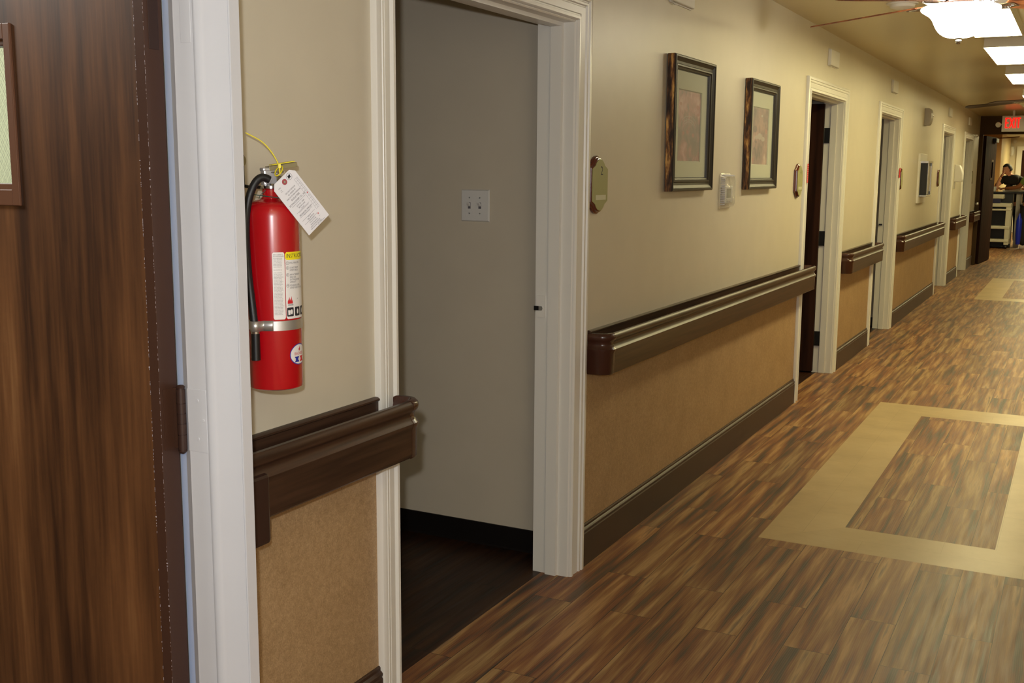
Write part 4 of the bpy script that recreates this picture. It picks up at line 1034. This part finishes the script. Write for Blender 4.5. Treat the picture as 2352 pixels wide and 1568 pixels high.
def hand(parent, w_, d, side, mat, name='hand'):
    """palm with four fingers and a thumb, d = pointing direction, side = thumb side"""
    w_ = Vector(w_); d = Vector(d).normalized(); side = Vector(side).normalized(); nrm = d.cross(side).normalized()
    m = MB().obox(w_+d*.045, d, side, nrm, .085, .078, .028)
    for k, (o_, L) in enumerate(((.030, .070), (.010, .080), (-.010, .075), (-.030, .058))):
        b0 = w_+d*.085+side*o_; m.tube([b0, b0+d*L*.45-nrm*.004, b0+d*L*.8-nrm*.016, b0+d*L-nrm*.028], [.010, .0095, .009, .007], 8)
    b0 = w_+d*.025+side*.036; m.tube([b0, b0+side*.022+d*.02, b0+side*.030+d*.050], [.012, .011, .008], 8)
    return m.build(name, mat, parent, smooth=60)
tp1 = thing('person', (.24, 25.48, 0), 'man in black t-shirt with short dark hair leaning on the counter, hand at mouth', 'person')
X, Y = .22, 25.40
skinned('body', [(X+.04, Y+.12, .93, .15), (X+.04, Y+.08, 1.12, .11), (X+.01, Y+.02, 1.30, (.14, .11)), (X-.01, Y-.02, 1.40, .085), (X-.055, Y-.05, 1.475, .055), (X-.08, Y-.07, 1.52, .05),
  (X-.17, Y-.03, 1.385, .065), (X-.28, Y-.12, 1.26, .050), (X-.27, Y-.30, 1.18, .042), (X-.25, Y-.32, 1.30, .036), (X-.205, Y-.30, 1.43, .028),
  (X+.18, Y+.02, 1.375, .065), (X+.26, Y-.10, 1.22, .048), (X+.12, Y-.30, 1.19, .040), (X-.03, Y-.36, 1.19, .030),
  (X-.06, Y+.14, .86, .10), (X-.07, Y+.16, .48, .075), (X-.07, Y+.20, .08, .055), (X+.14, Y+.14, .86, .10), (X+.15, Y+.14, .48, .075), (X+.15, Y+.16, .08, .055)],
  [(0, 1), (1, 2), (2, 3), (3, 4), (4, 5), (3, 6), (6, 7), (7, 8), (8, 9), (9, 10), (3, 11), (11, 12), (12, 13), (13, 14), (0, 15), (15, 16), (16, 17), (0, 18), (18, 19), (19, 20)], 'skin', tp1)
skinned('t_shirt', [(X+.04, Y+.12, .88, .170), (X+.04, Y+.08, 1.12, .170), (X+.01, Y+.02, 1.30, (.185, .145)), (X-.01, Y-.02, 1.405, .112), (X-.035, Y-.035, 1.44, .075),
  (X-.17, Y-.03, 1.385, .080), (X-.25, Y-.10, 1.295, .068), (X+.18, Y+.02, 1.375, .080), (X+.24, Y-.06, 1.28, .068)],
  [(0, 1), (1, 2), (2, 3), (3, 4), (3, 5), (5, 6), (3, 7), (7, 8)], 'shirt', tp1)
skinned('trousers', [(X+.04, Y+.13, .95, .165), (X-.06, Y+.14, .84, .115), (X-.07, Y+.16, .48, .088), (X-.07, Y+.20, .06, .068), (X+.14, Y+.14, .84, .115), (X+.15, Y+.14, .48, .088), (X+.15, Y+.16, .06, .068)],
  [(0, 1), (1, 2), (2, 3), (0, 4), (4, 5), (5, 6)], 'shirt', tp1)
head(tp1, (X-.10, Y-.10, 1.585), (-.75, -.55, -.36), 'skin', 'hair', 1.0)
hand(tp1, (X-.20, Y-.295, 1.435), (.35, .55, .70), (.5, -.8, .2), 'skin')
hand(tp1, (X-.04, Y-.36, 1.19), (-1, -.1, 0), (0, -1, .1), 'skin')
for x in (X-.07, X+.15): MB().obox((x, Y+.10, .035), Vector((1, 0, 0)), Vector((0, 1, 0)), UP, .09, .27, .07).build('shoe', 'shoe', tp1, bevel=.02)

tp2 = thing('person', (.67, 24.45, 0), 'person in green sleeves and black trousers reaching over the cart at the right edge', 'person')
X, Y = .67, 24.45
skinned('body', [(X, Y, .93, .15), (X, Y, 1.12, .11), (X-.01, Y, 1.30, (.14, .10)), (X-.01, Y, 1.40, .085), (X-.01, Y, 1.48, .05), (X-.01, Y, 1.53, .05),
  (X-.16, Y+.02, 1.385, .060), (X-.25, Y+.06, 1.25, .048), (X-.40, Y+.18, 1.21, .038), (X-.54, Y+.30, 1.205, .028),
  (X+.16, Y, 1.38, .060), (X+.20, Y+.12, 1.19, .045), (X-.05, Y+.30, 1.23, .033),
  (X-.10, Y, .86, .10), (X-.11, Y, .48, .078), (X-.12, Y, .08, .05), (X+.10, Y, .86, .10), (X+.11, Y, .48, .078), (X+.12, Y, .08, .05)],
  [(0, 1), (1, 2), (2, 3), (3, 4), (4, 5), (3, 6), (6, 7), (7, 8), (8, 9), (3, 10), (10, 11), (11, 12), (0, 13), (13, 14), (14, 15), (0, 16), (16, 17), (17, 18)], 'skin2', tp2)
skinned('blouse', [(X, Y, .92, .17), (X, Y, 1.12, .155), (X-.01, Y, 1.30, (.185, .135)), (X-.01, Y, 1.41, .11), (X-.16, Y+.02, 1.385, .078), (X-.23, Y+.05, 1.28, .068), (X+.16, Y, 1.38, .078), (X+.19, Y+.06, 1.26, .068)],
  [(0, 1), (1, 2), (2, 3), (3, 4), (4, 5), (3, 6), (6, 7)], 'greencloth', tp2)
skinned('apron', [(X-.02, Y-.01, 1.22, (.18, .16)), (X-.01, Y, 1.0, .18), (X, Y, .75, .185)], [(0, 1), (1, 2)], 'shirt', tp2, 1)
skinned('trousers', [(X, Y, .95, .17), (X-.10, Y, .84, .125), (X-.11, Y, .48, .10), (X-.12, Y, .06, .08), (X+.10, Y, .84, .125), (X+.11, Y, .48, .10), (X+.12, Y, .06, .08)],
  [(0, 1), (1, 2), (2, 3), (0, 4), (4, 5), (5, 6)], 'shirt', tp2)
head(tp2, (X-.07, Y+.0, 1.61), (-.7, .7, -.2), 'skin2', 'hair', 1.15)
skinned('hair_bun', [(X-.06, Y-.03, 1.66, .115), (X-.05, Y-.05, 1.54, .10), (X-.04, Y-.06, 1.45, .07)], [(0, 1), (1, 2)], 'hair', tp2, 2)
hand(tp2, (X-.53, Y+.29, 1.205), (-.8, .5, -.1), (.3, .8, .2), 'skin2')
hand(tp2, (X-.05, Y+.30, 1.23), (-.9, .3, 0), (.3, .8, .2), 'skin2')
for x in (X-.12, X+.12): MB().obox((x, Y-.04, .035), Vector((1, 0, 0)), Vector((0, 1, 0)), UP, .095, .27, .07).build('shoe', 'shoe', tp2, bevel=.02)

for o in bpy.data.objects:
    if '_o' in o: del o['_o']
